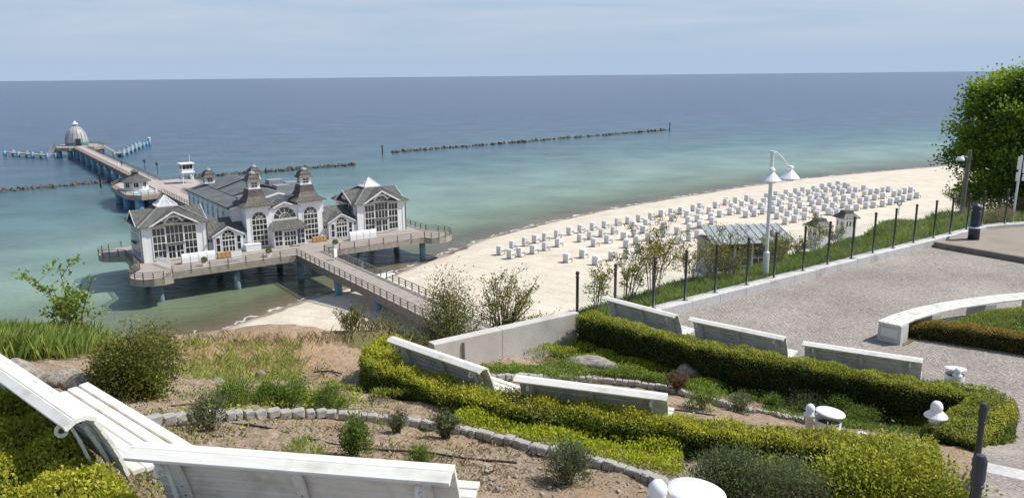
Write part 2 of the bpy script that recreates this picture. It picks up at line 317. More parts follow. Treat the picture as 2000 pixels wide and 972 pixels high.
def sand_mat():
    m, t, b = newmat('sand'); N = t.nodes.new; L = t.links.new
    at = N('ShaderNodeAttribute'); at.attribute_name = 'shore'; co = N('ShaderNodeTexCoord')
    n = N('ShaderNodeTexNoise'); n.inputs['Scale'].default_value = .25; n.inputs['Detail'].default_value = 8; L(co.outputs['Object'], n.inputs['Vector'])
    r = N('ShaderNodeValToRGB'); r.color_ramp.elements[0].color = (.53,.47,.375,1); r.color_ramp.elements[1].color = (.65,.59,.485,1)
    r.color_ramp.elements[0].position = .3; r.color_ramp.elements[1].position = .7; L(n.outputs['Fac'], r.inputs[0])
    # tyre tracks left by the beach tractor
    wv = N('ShaderNodeTexWave'); wv.wave_type = 'BANDS'; wv.inputs['Scale'].default_value = .09; wv.inputs['Distortion'].default_value = 9; wv.inputs['Detail'].default_value = 2; wv.inputs['Detail Scale'].default_value = .25
    mp = N('ShaderNodeMapping'); mp.inputs['Rotation'].default_value = (0,0,math.radians(-48)); L(co.outputs['Object'], mp.inputs[0]); L(mp.outputs[0], wv.inputs['Vector'])
    tm = N('ShaderNodeMapRange'); tm.inputs['From Min'].default_value = .93; tm.inputs['From Max'].default_value = 1.0; tm.inputs['To Max'].default_value = .28; L(wv.outputs['Fac'], tm.inputs['Value'])
    tx = N('ShaderNodeMix'); tx.data_type = 'RGBA'; L(tm.outputs[0], tx.inputs[0]); L(r.outputs[0], tx.inputs[6]); tx.inputs[7].default_value = (.36,.31,.25,1)
    # wet band, with the line of weed the waves have left
    n2 = N('ShaderNodeTexNoise'); n2.inputs['Scale'].default_value = .3; n2.inputs['Detail'].default_value = 5; L(co.outputs['Object'], n2.inputs['Vector'])
    sm = N('ShaderNodeMath'); sm.operation = 'MULTIPLY_ADD'; L(n2.outputs['Fac'], sm.inputs[0]); sm.inputs[1].default_value = 5.0; L(at.outputs['Fac'], sm.inputs[2])
    wet = N('ShaderNodeValToRGB'); e = wet.color_ramp.elements; e[0].position = 0; e[0].color = (1,1,1,1); e[1].position = 1; e[1].color = (0,0,0,1)
    q = e.new(.42); q.color = (1,1,1,1); q = e.new(.60); q.color = (0,0,0,1)
    rg = N('ShaderNodeMapRange'); rg.inputs['From Min'].default_value = -6; rg.inputs['From Max'].default_value = 8
    ng = N('ShaderNodeMath'); ng.operation = 'MULTIPLY'; ng.inputs[1].default_value = -1
    sm2 = N('ShaderNodeMath'); sm2.operation = 'SUBTRACT'; L(n2.outputs['Fac'], sm2.inputs[0]); sm2.inputs[1].default_value = .5
    sm3 = N('ShaderNodeMath'); sm3.operation = 'MULTIPLY_ADD'; L(sm2.outputs[0], sm3.inputs[0]); sm3.inputs[1].default_value = 4.0
    L(at.outputs['Fac'], ng.inputs[0]); L(ng.outputs[0], sm3.inputs[2]); L(sm3.outputs[0], rg.inputs['Value']); L(rg.outputs[0], wet.inputs[0])
    wx = N('ShaderNodeMix'); wx.data_type = 'RGBA'; L(wet.outputs[0], wx.inputs[0]); L(tx.outputs[2], wx.inputs[6]); wx.inputs[7].default_value = (.21,.17,.125,1)
    wd_ = N('ShaderNodeMath'); wd_.operation = 'ADD'; L(sm3.outputs[0], wd_.inputs[0]); wd_.inputs[1].default_value = -1.1
    wa = N('ShaderNodeMath'); wa.operation = 'ABSOLUTE'; L(wd_.outputs[0], wa.inputs[0])
    wm = N('ShaderNodeMapRange'); wm.inputs['From Min'].default_value = .35; wm.inputs['From Max'].default_value = 1.0; wm.inputs['To Min'].default_value = .85; wm.inputs['To Max'].default_value = 0; L(wa.outputs[0], wm.inputs['Value'])
    nb_ = N('ShaderNodeTexNoise'); nb_.inputs['Scale'].default_value = .12; nb_.inputs['Detail'].default_value = 7; L(co.outputs['Object'], nb_.inputs['Vector'])
    nm = N('ShaderNodeMapRange'); nm.inputs['From Min'].default_value = .42; nm.inputs['From Max'].default_value = .56; L(nb_.outputs['Fac'], nm.inputs['Value'])
    wmm = N('ShaderNodeMath'); wmm.operation = 'MULTIPLY'; L(wm.outputs[0], wmm.inputs[0]); L(nm.outputs[0], wmm.inputs[1])
    wz = N('ShaderNodeMix'); wz.data_type = 'RGBA'; L(wmm.outputs[0], wz.inputs[0]); L(wx.outputs[2], wz.inputs[6]); wz.inputs[7].default_value = (.07,.058,.04,1)
    L(wz.outputs[2], b.inputs['Base Color']); b.inputs['Roughness'].default_value = .9; b.inputs['Specular IOR Level'].default_value = .18
    n3 = N('ShaderNodeTexNoise'); n3.inputs['Scale'].default_value = 1.6; n3.inputs['Detail'].default_value = 6; L(co.outputs['Object'], n3.inputs['Vector'])
    bp = N('ShaderNodeBump'); bp.inputs['Strength'].default_value = .5; bp.inputs['Distance'].default_value = .25; L(n3.outputs['Fac'], bp.inputs['Height']); L(bp.outputs[0], b.inputs['Normal'])
sand_mat()
def soil_mat():
    m, t, b = newmat('soil'); N = t.nodes.new; L = t.links.new; co = N('ShaderNodeTexCoord')
    def nz(s, d=8):
        n = N('ShaderNodeTexNoise'); n.inputs['Scale'].default_value = s; n.inputs['Detail'].default_value = d; n.inputs['Roughness'].default_value = .68; L(co.outputs['Object'], n.inputs['Vector']); return n
    n1 = nz(9); r = N('ShaderNodeValToRGB'); e = r.color_ramp.elements
    e[0].position = .3; e[0].color = (.16,.12,.085,1); e[1].position = .72; e[1].color = (.47,.37,.275,1); q = e.new(.5); q.color = (.325,.25,.18,1); L(n1.outputs['Fac'], r.inputs[0])
    n2 = nz(.8); m1 = N('ShaderNodeMapRange'); m1.inputs['From Min'].default_value = .45; m1.inputs['From Max'].default_value = .65; m1.inputs['To Max'].default_value = .55; L(n2.outputs['Fac'], m1.inputs['Value'])
    x = N('ShaderNodeMix'); x.data_type = 'RGBA'; L(m1.outputs[0], x.inputs[0]); L(r.outputs[0], x.inputs[6]); x.inputs[7].default_value = (.34,.23,.14,1)
    n3 = nz(2.2); m2 = N('ShaderNodeMapRange'); m2.inputs['From Min'].default_value = .52; m2.inputs['From Max'].default_value = .7; m2.inputs['To Max'].default_value = .5; L(n3.outputs['Fac'], m2.inputs['Value'])
    x2 = N('ShaderNodeMix'); x2.data_type = 'RGBA'; L(m2.outputs[0], x2.inputs[0]); L(x.outputs[2], x2.inputs[6]); x2.inputs[7].default_value = (.17,.155,.07,1)
    sa = N('ShaderNodeAttribute'); sa.attribute_name = 'sandy'; n5 = nz(3.0)
    sm_ = N('ShaderNodeMath'); sm_.operation = 'MULTIPLY'; L(sa.outputs['Fac'], sm_.inputs[0]); L(n5.outputs['Fac'], sm_.inputs[1])
    sr = N('ShaderNodeMapRange'); sr.inputs['From Min'].default_value = .15; sr.inputs['From Max'].default_value = .5; sr.inputs['To Max'].default_value = .8; L(sm_.outputs[0], sr.inputs['Value'])
    x3 = N('ShaderNodeMix'); x3.data_type = 'RGBA'; L(sr.outputs[0], x3.inputs[0]); L(x2.outputs[2], x3.inputs[6]); x3.inputs[7].default_value = (.40,.265,.15,1)
    L(x3.outputs[2], b.inputs['Base Color']); b.inputs['Roughness'].default_value = .95; b.inputs['Specular IOR Level'].default_value = .15
    n4 = nz(26); bp = N('ShaderNodeBump'); bp.inputs['Strength'].default_value = .9; bp.inputs['Distance'].default_value = .035; L(n4.outputs['Fac'], bp.inputs['Height']); L(bp.outputs[0], b.inputs['Normal'])
soil_mat()
noisy('turf', (.07,.075,.025), (.16,.14,.055), 2.5, .95, .6, 30, dirt=((.22,.165,.10), 1.2, .7))
noisy('cliff_earth', (.05,.055,.02), (.13,.11,.055), .6, .95, .6, 6)
noisy('gravel_top', (.24,.205,.165), (.36,.315,.26), 40, .95, .6, 90, dirt=((.19,.16,.125), .8, .5))
def cobble_mat():
    m, t, b = newmat('cobbles'); N = t.nodes.new; L = t.links.new; co = N('ShaderNodeTexCoord')
    # small setts laid in fans: the coordinates bend in scallops before the sett pattern is drawn
    sx = N('ShaderNodeSeparateXYZ'); L(co.outputs['Object'], sx.inputs[0])
    a = N('ShaderNodeMath'); a.operation = 'MULTIPLY'; a.inputs[1].default_value = PI/1.1; L(sx.outputs[0], a.inputs[0])
    sn = N('ShaderNodeMath'); sn.operation = 'SINE'; L(a.outputs[0], sn.inputs[0]); ab = N('ShaderNodeMath'); ab.operation = 'ABSOLUTE'; L(sn.outputs[0], ab.inputs[0])
    ad = N('ShaderNodeMath'); ad.operation = 'MULTIPLY_ADD'; L(ab.outputs[0], ad.inputs[0]); ad.inputs[1].default_value = -.32; L(sx.outputs[1], ad.inputs[2])
    cx = N('ShaderNodeCombineXYZ'); L(sx.outputs[0], cx.inputs[0]); L(ad.outputs[0], cx.inputs[1])
    v = N('ShaderNodeTexVoronoi'); v.feature = 'DISTANCE_TO_EDGE'; v.inputs['Scale'].default_value = 10.5; v.inputs['Randomness'].default_value = .55; L(cx.outputs[0], v.inputs['Vector'])
    v2 = N('ShaderNodeTexVoronoi'); v2.inputs['Scale'].default_value = 10.5; v2.inputs['Randomness'].default_value = .55; L(cx.outputs[0], v2.inputs['Vector'])
    r = N('ShaderNodeValToRGB'); e = r.color_ramp.elements; e[0].position = 0; e[0].color = (.29,.262,.234,1); e[1].position = 1; e[1].color = (.365,.333,.30,1)
    sp = N('ShaderNodeSeparateColor'); L(v2.outputs['Color'], sp.inputs[0]); L(sp.outputs[0], r.inputs[0])
    j = N('ShaderNodeMapRange'); j.inputs['From Min'].default_value = .02; j.inputs['From Max'].default_value = .13; L(v.outputs['Distance'], j.inputs['Value'])
    x = N('ShaderNodeMix'); x.data_type = 'RGBA'; L(j.outputs[0], x.inputs[0]); x.inputs[6].default_value = (.215,.19,.165,1); L(r.outputs[0], x.inputs[7])
    n = N('ShaderNodeTexNoise'); n.inputs['Scale'].default_value = .5; n.inputs['Detail'].default_value = 6; L(co.outputs['Object'], n.inputs['Vector'])
    mr = N('ShaderNodeMapRange'); mr.inputs['From Min'].default_value = .35; mr.inputs['From Max'].default_value = .7; mr.inputs['To Min'].default_value = .82; mr.inputs['To Max'].default_value = 1.14; L(n.outputs['Fac'], mr.inputs['Value'])
    hv = N('ShaderNodeHueSaturation'); L(x.outputs[2], hv.inputs['Color']); L(mr.outputs[0], hv.inputs['Value'])
    L(hv.outputs[0], b.inputs['Base Color']); b.inputs['Roughness'].default_value = .85; b.inputs['Specular IOR Level'].default_value = .25
    bp = N('ShaderNodeBump'); bp.inputs['Strength'].default_value = .5; bp.inputs['Distance'].default_value = .02; L(j.outputs[0], bp.inputs['Height']); L(bp.outputs[0], b.inputs['Normal'])
cobble_mat()
def glass_mat():
    m, t, b = newmat('clear_glass'); N = t.nodes.new; L = t.links.new
    tr = N('ShaderNodeBsdfTransparent'); tr.inputs[0].default_value = (.955,.975,.962,1)
    gl = N('ShaderNodeBsdfGlossy'); gl.inputs['Roughness'].default_value = .03
    lw = N('ShaderNodeLayerWeight'); pw_ = N('ShaderNodeMath'); pw_.operation = 'POWER'; pw_.inputs[1].default_value = 5.0; L(lw.outputs['Facing'], pw_.inputs[0]); fr = N('ShaderNodeMath'); fr.operation = 'MULTIPLY_ADD'; fr.inputs[1].default_value = .45; fr.inputs[2].default_value = .018; L(pw_.outputs[0], fr.inputs[0])
    ms = N('ShaderNodeMixShader'); L(fr.outputs[0], ms.inputs[0]); L(tr.outputs[0], ms.inputs[1]); L(gl.outputs[0], ms.inputs[2]); L(ms.outputs[0], t.nodes['Material Output'].inputs['Surface'])
glass_mat()
# ------------------------------------------------------------------ the lie of the land
DIRN = np.array([.42, .9075])
def smooth(a, b, x):
    t = np.clip((x-a)/(b-a), 0, 1); return t*t*(3-2*t)
def ground(x, y):
    x = np.asarray(x, float); y = np.asarray(y, float); s = x*DIRN[0]+y*DIRN[1]
    z = 30.8-1.32*np.clip((s-4.0)/4.7, 0, 1)-.43*smooth(9.05, 9.55, s)-.35*smooth(10.5, 12.2, s)-.70*smooth(11.8, 14.4, s)
    # the left-hand bank stays a little higher towards its crest
    left = smooth(-2.0, -4.5, x)*smooth(8.0, 10.5, s)
    z = z+left*(29.12-z)
    return z
FDIR = np.array([.808, .589]); FNRM = np.array([-.589, .808])
F0 = np.array([1.5, 17.7])
COAST = [PZ(*p, 0)[:2] for p in ((430,645),(520,612),(600,583),(640,570),(700,555),(770,535),(822,512),(870,495),(960,462),(1060,437),(1180,410),(1300,390),(1420,370),(1560,350),(1720,335),(1870,322))]
COAST = [np.array([-260., 10.]), np.array([-130., 55.]), np.array([-75., 84.])]+COAST+[np.array([235., 322.]), np.array([420., 380.]), np.array([900., 480.])]
def coast_dist(X, Y):   # metres from the waterline, positive out to sea
    P = np.array(COAST); best = np.full(X.shape, 1e9); sgn = np.ones(X.shape)
    for i in range(len(P)-1):
        a, b = P[i], P[i+1]; d = b-a; L2 = d@d
        t = np.clip(((X-a[0])*d[0]+(Y-a[1])*d[1])/L2, 0, 1)
        ex = X-(a[0]+t*d[0]); ey = Y-(a[1]+t*d[1]); q = np.hypot(ex, ey)
        cr_ = d[0]*(Y-a[1])-d[1]*(X-a[0])
        u = q < best-1e-9; best = np.where(u, q, best); sgn = np.where(u, np.sign(cr_), sgn)
    return best*sgn
# ------------------------------------------------------------------ sea, beach, cliff
ang = np.radians(np.linspace(-75, 75, 420)); rad = np.concatenate([[1.0, 30.0], np.geomspace(55, 80000, 330)])
A_, R_ = np.meshgrid(ang, rad); X = R_*np.sin(A_); Y = R_*np.cos(A_)
sea = grid_mesh('sea', X, Y, np.zeros_like(X), 'sea', attrs={'shore': coast_dist(X, Y)}, mask=None); kind(sea, 'structure')
gx = np.arange(-140, 430, 1.5); gy = np.arange(30, 400, 1.5); X, Y = np.meshgrid(gx, gy); D = -coast_dist(X, Y)
Zb = np.where(D > 0, 2.2*(1-np.exp(-D/14.0)), .07*D)
ph = np.sin(X*.31+np.sin(Y*.17)*2)*np.sin(Y*.27+1.3)*.07+np.sin(X*.83+Y*.5)*.03
Zb = Zb+np.where(D > 4, ph, 0)
keep = (D[:-1,:-1] > -25)
beach = grid_mesh('beach', X, Y, Zb, 'sand', attrs={'shore': -D}, mask=keep); kind(beach, 'structure')
EDGE = np.array([[-90, -20], [-40, 6], [-20, 11.6], [-12, 13.4], [-8.3, 14.3], [-6, 14.95], [-2.5, 15.25], [-1.75, 15.75], [1.5, 17.85],
                 [6.0, 21.1], [12.0, 25.55], [18.0, 29.95], [22, 31.2], [40, 33], [90, 30]])
def edge_dist(X, Y):
    best = np.full(np.shape(X), 1e9); sgn = np.ones(np.shape(X)); xe = np.zeros(np.shape(X))
    for i in range(len(EDGE)-1):
        a, b = EDGE[i], EDGE[i+1]; d = b-a; t = np.clip(((X-a[0])*d[0]+(Y-a[1])*d[1])/(d@d), 0, 1)
        ex = X-(a[0]+t*d[0]); ey = Y-(a[1]+t*d[1]); q = np.hypot(ex, ey); u = q < best-1e-9
        best = np.where(u, q, best); sgn = np.where(u, np.sign(d[0]*(Y-a[1])-d[1]*(X-a[0])), sgn); xe = np.where(u, a[0]+t*d[0], xe)
    return best*sgn, xe
def cliff(X, Y):
    d, xe = edge_dist(X, Y); X = np.asarray(X)
    z0 = 29.05-1.0*smooth(-2.6, -1.6, xe)
    shelf = .25+.9*smooth(-2.6, -1.2, xe)+.7*smooth(1.0, 6.0, xe)+np.interp(xe, [11,14.8,18.7,22], [0,.6,2.0,2.8])
    dd = np.maximum(d, 0)
    z = z0-.10*np.minimum(dd, shelf)-.95*np.maximum(dd-shelf, 0)-np.where(d < 0, .25, .02)
    z = z+(.12*np.sin(X*1.3+Y*.6)+.08*np.sin(X*.7-Y*2.1))*smooth(.6, 3, d)
    return np.maximum(z, .9)
gx = np.arange(-60, 75, .7); gy = np.arange(-5, 85, .7); X, Y = np.meshgrid(gx, gy); Dc, _ = edge_dist(X, Y)
cl = grid_mesh('cliff', X, Y, cliff(X, Y), 'turf', mask=(Dc[:-1,:-1] > -1.2) & (Dc[1:,1:] > -1.2) & (Dc[:-1,:-1] < 46)); kind(cl, 'structure')
# garden soil
gx = np.arange(-16, 9.6, .12); gy = np.arange(1.5, 19, .12); X, Y = np.meshgrid(gx, gy); De, _ = edge_dist(X, Y)
SS = X*DIRN[0]+Y*DIRN[1]
nz = .03*np.sin(X*2.3+1.1*np.sin(Y*1.7))*np.sin(Y*2.9+X)+.018*np.sin(X*6.1+Y*3.3)*np.sin(Y*7.7-X*2)+.012*rng.normal(0, 1, X.shape)
nz = nz+.10*np.sin(X*.9+2)*np.sin(Y*1.1)*smooth(-3, -5, X)
Zg = ground(X, Y)+nz*smooth(15.0, 13.5, SS)
RL0, RL1 = np.array([2.83, 4.43]), np.array([7.9, 12.5])      # handrail line of the path down to the square
def side(X, Y): 
    d = RL1-RL0; return (d[0]*(Y-RL0[1])-d[1]*(X-RL0[0]))/np.hypot(*d)
Zg = Zg-.3*smooth(.0, -.4, side(X, Y))-.25*smooth(14.6, 15.1, SS)*smooth(-.5, 1.2, X)-.9*smooth(0.15, .6, De)
sandy = np.exp(-(((X+4.3)/2.0)**2+((Y-13.4)/1.9)**2))+.5*np.exp(-(((X+7)/2.0)**2+((Y-14)/1.0)**2))
soil = grid_mesh('garden_soil', X, Y, Zg, 'soil', attrs={'sandy': sandy}, mask=(De[:-1,:-1] < .55) & (side(X, Y)[:-1,:-1] > -2.2)); kind(soil, 'structure')
# the square
sq = MB().poly([(1.7,17.75,28),(3.0,18.75,28),(18.0,29.7,28),(22,31,28),(45,33,28),(45,4,28),(12.3,9.6,28),(7.75,12.35,28),(6.4,13.0,28),(5.2,13.9,28),(3.6,15.4,28),(2.3,16.8,28)])
kind(sq.build('town_square', 'cobbles'), 'structure')
# path that climbs from the square beside the handrail
pd = (RL1-RL0)/np.linalg.norm(RL1-RL0); pn = np.array([pd[1], -pd[0]])
t_ = np.linspace(-.45, 1.0, 24); w_ = np.linspace(0.05, 5, 8); T, Wd = np.meshgrid(t_, w_, indexing='ij')
L_ = np.linalg.norm(RL1-RL0)
X = RL0[0]+pd[0]*T*L_+pn[0]*Wd; Y = RL0[1]+pd[1]*T*L_+pn[1]*Wd; Zp = 30.8-2.79*np.clip(T, 0, 1)
kind(grid_mesh('path', X, Y, Zp, 'cobbles', smooth=False), 'structure')
pw = MB()
for a, b in zip(t_[:-1], t_[1:]):
    p = RL0+pd*a*L_; q = RL0+pd*b*L_; za, zb = 30.8-2.79*max(a,0), 30.8-2.79*max(b,0)
    pw.add([(p[0],p[1],za-.02),(q[0],q[1],zb-.02),(q[0],q[1],27.5),(p[0],p[1],27.5)], [(0,1,2,3)])
kind(pw.build('path_edge_wall', 'concrete'), 'structure')
st = thing('stone_step', 'pale stone slab step set across the cobbled path by the handrail', 'step', (0,0,0))
for tt in (.56, .2):
    p = RL0+pd*tt*L_; z = 30.8-2.79*tt
    q = p+pn*4.9; m = MB().beam((p[0]+pn[0]*.06,p[1]+pn[1]*.06,z+.0),(q[0],q[1],z+.0), .34, .07, .01)
    if tt == .56: m.build('slab', 'kerb_stone', st)
# raised gravel area with its edge
rk = [PZ(1826,482,28)[:2], PZ(2000,513,28)[:2]]
far = rk[0]+(rk[1]-rk[0])*3.0
gp = [(rk[0][0],rk[0][1]),(far[0],far[1]),(40,26),(40,32.6),(22.4,31.0),(18.1,29.6),(14.9,27.4)]
gpm = MB().prism(gp, 27.9, 28.13); kind(gpm.build('gravel_terrace', 'gravel_top'), 'structure')
ed = thing('terrace_edging', 'dark low edging board in front of the raised gravel terrace', 'edging', (rk[0][0],rk[0][1],28.0))
dv = far-rk[0]
for i in range(6):
    a = dv*i/6; b = dv*(i+1)/6*.999
    MB().beam((a[0],a[1],.09),(b[0],b[1],.09), .16, .19, .01).build('board', 'rail_wood', ed)
# ------------------------------------------------------------------ kerb and glass fence
kb = thing('stone_kerb', 'low wall of pale grey granite blocks under the glass fence', 'kerb', (F0[0],F0[1],28))
kpath = [F0+FDIR*1.6+0*FNRM]+[F0+FDIR*t for t in np.arange(2.7, 20.4, 1.1)]
kpath += [np.array([18.9,30.0]), np.array([20.0,30.25]), np.array([21.2,30.35]), np.array([22.4,30.4]), np.array([23.6,30.4]), np.array([25,30.35]), np.array([27,30.2])]
for a, b in zip(kpath[:-1], kpath[1:]):
    d = (b-a)/np.linalg.norm(b-a); a2 = a+d*.006-F0; b2 = b-d*.006-F0; j = rng.uniform(-.008, .008)
    MB().beam((a2[0],a2[1],.11+j),(b2[0],b2[1],.11+j), .34, .30, .018).build('kerb_block', 'kerb_stone', kb)
fe = thing('glass_fence', 'glass panel fence on slim dark posts along the square above the beach', 'fence', (F0[0],F0[1],28))
posts = [F0]+[F0+FDIR*t for t in (1.2,)]+[PZ(*p, 28.25)[:2] for p in ((1270,600),(1336,586),(1398,572),(1457,556),(1512,543),(1565,528),(1613,516),(1659,504),(1702,494),(1742,484),(1781,474),(1818,464),(1851,456),(1884,448),(1914,441))]
posts = [F0+FDIR*((p-F0)@FDIR) for p in posts]+[np.array([18.95,29.98]), np.array([20.3,30.27]), np.array([21.7,30.37]), np.array([23.1,30.39]), np.array([24.5,30.36])]
pm = MB().lathe([(.0,0),(.075,0),(.075,.012),(.034,.02),(.034,1.22),(.046,1.225),(.046,1.245),(.03,1.25),(.03,1.27),(.042,1.285),(.046,1.315),(.036,1.345),(.0,1.36)], 10).mesh('fence_metal', True)
for i, p in enumerate(posts):
    z = .25 if i > 1 else -.02; sc = 1.0 if i > 1 else 1.2
    link('post', pm, fe, (p[0]-F0[0], p[1]-F0[1], z), (0,0,0), (1,1,sc))
for a, b in zip(posts[:-1], posts[1:]):
    d = (b-a)/np.linalg.norm(b-a); a2 = a+d*.06-F0; b2 = b-d*.06-F0
    MB().beam((a2[0],a2[1],.80),(b2[0],b2[1],.80), .012, .96).build('glass_panel', 'clear_glass', fe)
# ------------------------------------------------------------------ concrete wall at the garden's edge
wp0, wp1 = PZ(842,664,28.72)[:2], F0+np.array([-.05,-.05])
wl = thing('garden_wall', 'plain pale concrete parapet wall at the cliff edge behind the flower bed', 'wall', (wp0[0],wp0[1],27.6))
wd = wp1-wp0; n_ = 2
for i, (f0, f1) in enumerate(((0,.44),(.443,1))):
    a = wd*f0; b = wd*f1; MB().beam((a[0],a[1],.5),(b[0],b[1],.5), .26, 1.12, .012).build('wall_panel', 'concrete', wl)
a = wd*.2; MB().beam((a[0]+.02,a[1]-.16,.55),(a[0]+.02,a[1]-.16,.98), .05, .05).build('pipe', 'grey_metal', wl)
# ------------------------------------------------------------------ benches
def bench_proto():
    t = thing('park_bench', '', 'bench', (0,0,0), 0, 'white slatted park benches')
    def slat(y, z, w, h, tilt, x=1.015):
        m = MB(); c, s = math.cos(tilt), math.sin(tilt); ch = .006
        pr = [(-w/2+ch,-h/2),(w/2-ch,-h/2),(w/2,-h/2+ch),(w/2,h/2-ch),(w/2-ch,h/2),(-w/2+ch,h/2),(-w/2,h/2-ch),(-w/2,-h/2+ch)]
        vs = [(-x, y+a*c-b*s, z+a*s+b*c) for a, b in pr]+[(x, y+a*c-b*s, z+a*s+b*c) for a, b in pr]
        m.add(vs, [tuple(range(7,-1,-1)), tuple(range(8,16))]+[(i,(i+1)%8,8+(i+1)%8,8+i) for i in range(8)])
        m.V = [(v[0],v[1],v[2]) for v in m.V]; m.build('slat', 'bench_paint', t)
    for i in range(5): slat(.10+.098*i, .43+.012*(abs(i-1.5)-1), .088, .032, .02*(i-1.5))
    pts = [(.015,.47),(-.005,.55),(-.03,.63),(-.06,.71),(-.095,.79),(-.13,.87)]
    for i, (y, z) in enumerate(pts): slat(y, z, .0835, .026, math.radians(106+2.2*i))
    slat(-.172, .938, .08, .03, math.radians(152)); slat(-.245, .957, .075, .03, math.radians(182), 1.03); slat(-.312, .935, .08, .03, math.radians(212), 1.03)
    for x in (-.83, 0, .83):
        m = MB()
        for a, b in zip(pts[:-1], pts[1:]): m.beam((x,a[0]-.035,a[1]-.05),(x,b[0]-.035,b[1]-.04), .065, .022)
        m.beam((x,-.02,.40),(x,.50,.405), .05, .03)
        m.tube([(x,.44,.39),(x,.47,.25),(x,.42,.12),(x,.47,0)], .022, 6).tube([(x,0,.39),(x,-.05,.25),(x,.0,.12),(x,-.1,0)], .022, 6)
        m.build('support', 'cast_white', t)
        if x:
            m = MB(); m.tube([(x,-.30+.055*math.cos(k*.42)*(1-k*.035),.835+.055*math.sin(k*.42)*(1-k*.035)) for k in range(19)], .014, 6)
            m.tube([(x,-.245,.84),(x,-.20,.72),(x,-.14,.5),(x,-.06,.4)], .014, 6); m.build('scroll', 'cast_white', t)
        m = MB()
        for a, b in pts: m.lathe([(0,-.006),(.011,-.004),(.011,.006),(0,.008)], 6, (x, a-.050, b-.015))
        kind(m.build('bolts', 'bolt_metal', t), 'stuff')
    return t
bench = bench_proto()
bspots = [
 ((258,878),(878,925), 30.8, 'white slatted bench facing the bare soil bed inside the curved edging'),
 (None, None, 30.8, 'white slatted bench with broad seat showing, backed by its own yellow hedge'),
 ((762,661),(940,722), 29.05, 'white slatted bench behind the long hedge, beside the concrete wall'),
 ((1010,738),(1297,774), 29.05, 'white slatted bench behind the long hedge, a twiggy shoot growing against its back'),
 ((1177,580),(1320,617), 28, 'white slatted bench on the square next to the glass fence'),
 ((1347,622),(1531,660), 28, 'white slatted bench on the square, middle one of the three along the hedge'),
 ((1573,670),(1797,703), 28, 'white slatted bench on the square nearest the low round bin')]
BENCH = []
for i, (a, b, z, lab) in enumerate(bspots):
    if a is None:
        e = PZ(143, 822, 31.75)[:2]; an = math.radians(-41.5); d = np.array([math.cos(an), math.sin(an)]); c = e-d*1.0
    else:
        p, q = PZ(*a, z+.95)[:2], PZ(*b, z+.95)[:2]; c = (p+q)/2; d = (q-p)/np.linalg.norm(q-p); an = math.atan2(d[1], d[0])
    nrm = np.array([-d[1], d[0]]); o = c+nrm*.28
    if i == 0: bench.location = (o[0], o[1], z); bench.rotation_euler = (0,0,an); bench['label'] = lab
    else: dup(bench, (o[0], o[1], z), an, lab)
    BENCH.append((o, an, z))
# ------------------------------------------------------------------ pier
A35 = math.radians(35.0); ua = np.array([math.cos(A35), math.sin(A35)]); va = np.array([-math.sin(A35), math.cos(A35)])
DZ = 4.6
O3 = PZ(600, 491, DZ); O2 = O3[:2]-va*1.7
def pier_thing(name, label, cat, u=0.0, v=0.0, z=0.0, rz=0.0, group=None):
    p = O2+ua*u+va*v; return thing(name, label, cat, (p[0], p[1], z), A35+rz, group)
rail_post = MB().box(-.07,.07,-.07,.07,-.75,1.08).mesh('rail_wood')
rail_post_s = MB().box(-.06,.06,-.06,.06,-.2,1.08).mesh('rail_wood')
def railing(parent, pts, spacing=2.7, pm=rail_post, z=DZ, cap='rail_wood'):
    for a, b in zip(pts[:-1], pts[1:]):
        a = np.array(a, float); b = np.array(b, float); za = a[2] if len(a) > 2 else z; zb = b[2] if len(b) > 2 else z
        L = np.linalg.norm(b[:2]-a[:2]); n = max(1, round(L/spacing)); rz = math.atan2(b[1]-a[1], b[0]-a[0])
        for k in range(n): 
            p = a[:2]+(b[:2]-a[:2])*k/n; link('rail_post', pm, parent, (p[0],p[1],za+(zb-za)*k/n), (0,0,rz))
        m = MB()
        for h, w, t in ((1.08,.13,.06),(.72,.05,.07),(.40,.05,.07)): m.beam((a[0],a[1],za+h),(b[0],b[1],zb+h), w, t)
        m.build('rails', cap, parent)
CU = -.7
pl = pier_thing('pier_platform', 'timber pier deck on thick piles carrying the white pavilion, with rounded corner bays', 'pier')
def lobe(cx, cy, r, a0, a1, n): return [(cx+r*math.cos(math.radians(a0+(a1-a0)*k/n)), cy+r*math.sin(math.radians(a0+(a1-a0)*k/n))) for k in range(n+1)]
# outline: front edge, right front bay, right side, back, left side with its rear bay, left front bay
front_l = lobe(-24.8, .6, 3.7, 140, 300, 7); front_r = lobe(24.6, 1.6, 3.7, 240, 400, 7)
rear_l = lobe(-26.6, 21.5, 3.2, 110, 260, 6)
outl = [(-22.5,0)]+[(22.2,0)]+front_r+[(25.8,6),(25.8,25),(10,26.5),(9.5,46),(-11,46),(-11.5,27),(-25.4,26)]+rear_l+[(-26.2,17.5),(-26.2,5.2)]+front_l
MB().prism(outl, DZ-.16, DZ).build('deck', 'deck_wood', pl)
inn = [(x*.998, y) for x, y in outl]
m = MB()
for a, b in zip(outl, outl[1:]+outl[:1]):
    m.beam((a[0],a[1],DZ-.62),(b[0],b[1],DZ-.62), .14, .88)
m.build('fascia', 'fascia_wood', pl)
railing(pl, [(-22.5,0),(-2.45,0)]); railing(pl, [(2.45,0),(22.2,0)]); railing(pl, [(22.2,0)]+front_r+[(25.8,6)], 2.2)
railing(pl, [(25.8,6),(25.8,25)], 2.2); railing(pl, [(-25.4,26)]+rear_l+[(-26.2,17.5)], 2.2); railing(pl, [(-26.2,17.5),(-26.2,5.2)], 1.6); railing(pl, [(-26.2,5.2)]+front_l+[(-22.5,0)], 2.2)
pile = MB().tube([(0,0,-3),(0,0,3.75)], .55, 12).mesh('grey_pile', True)
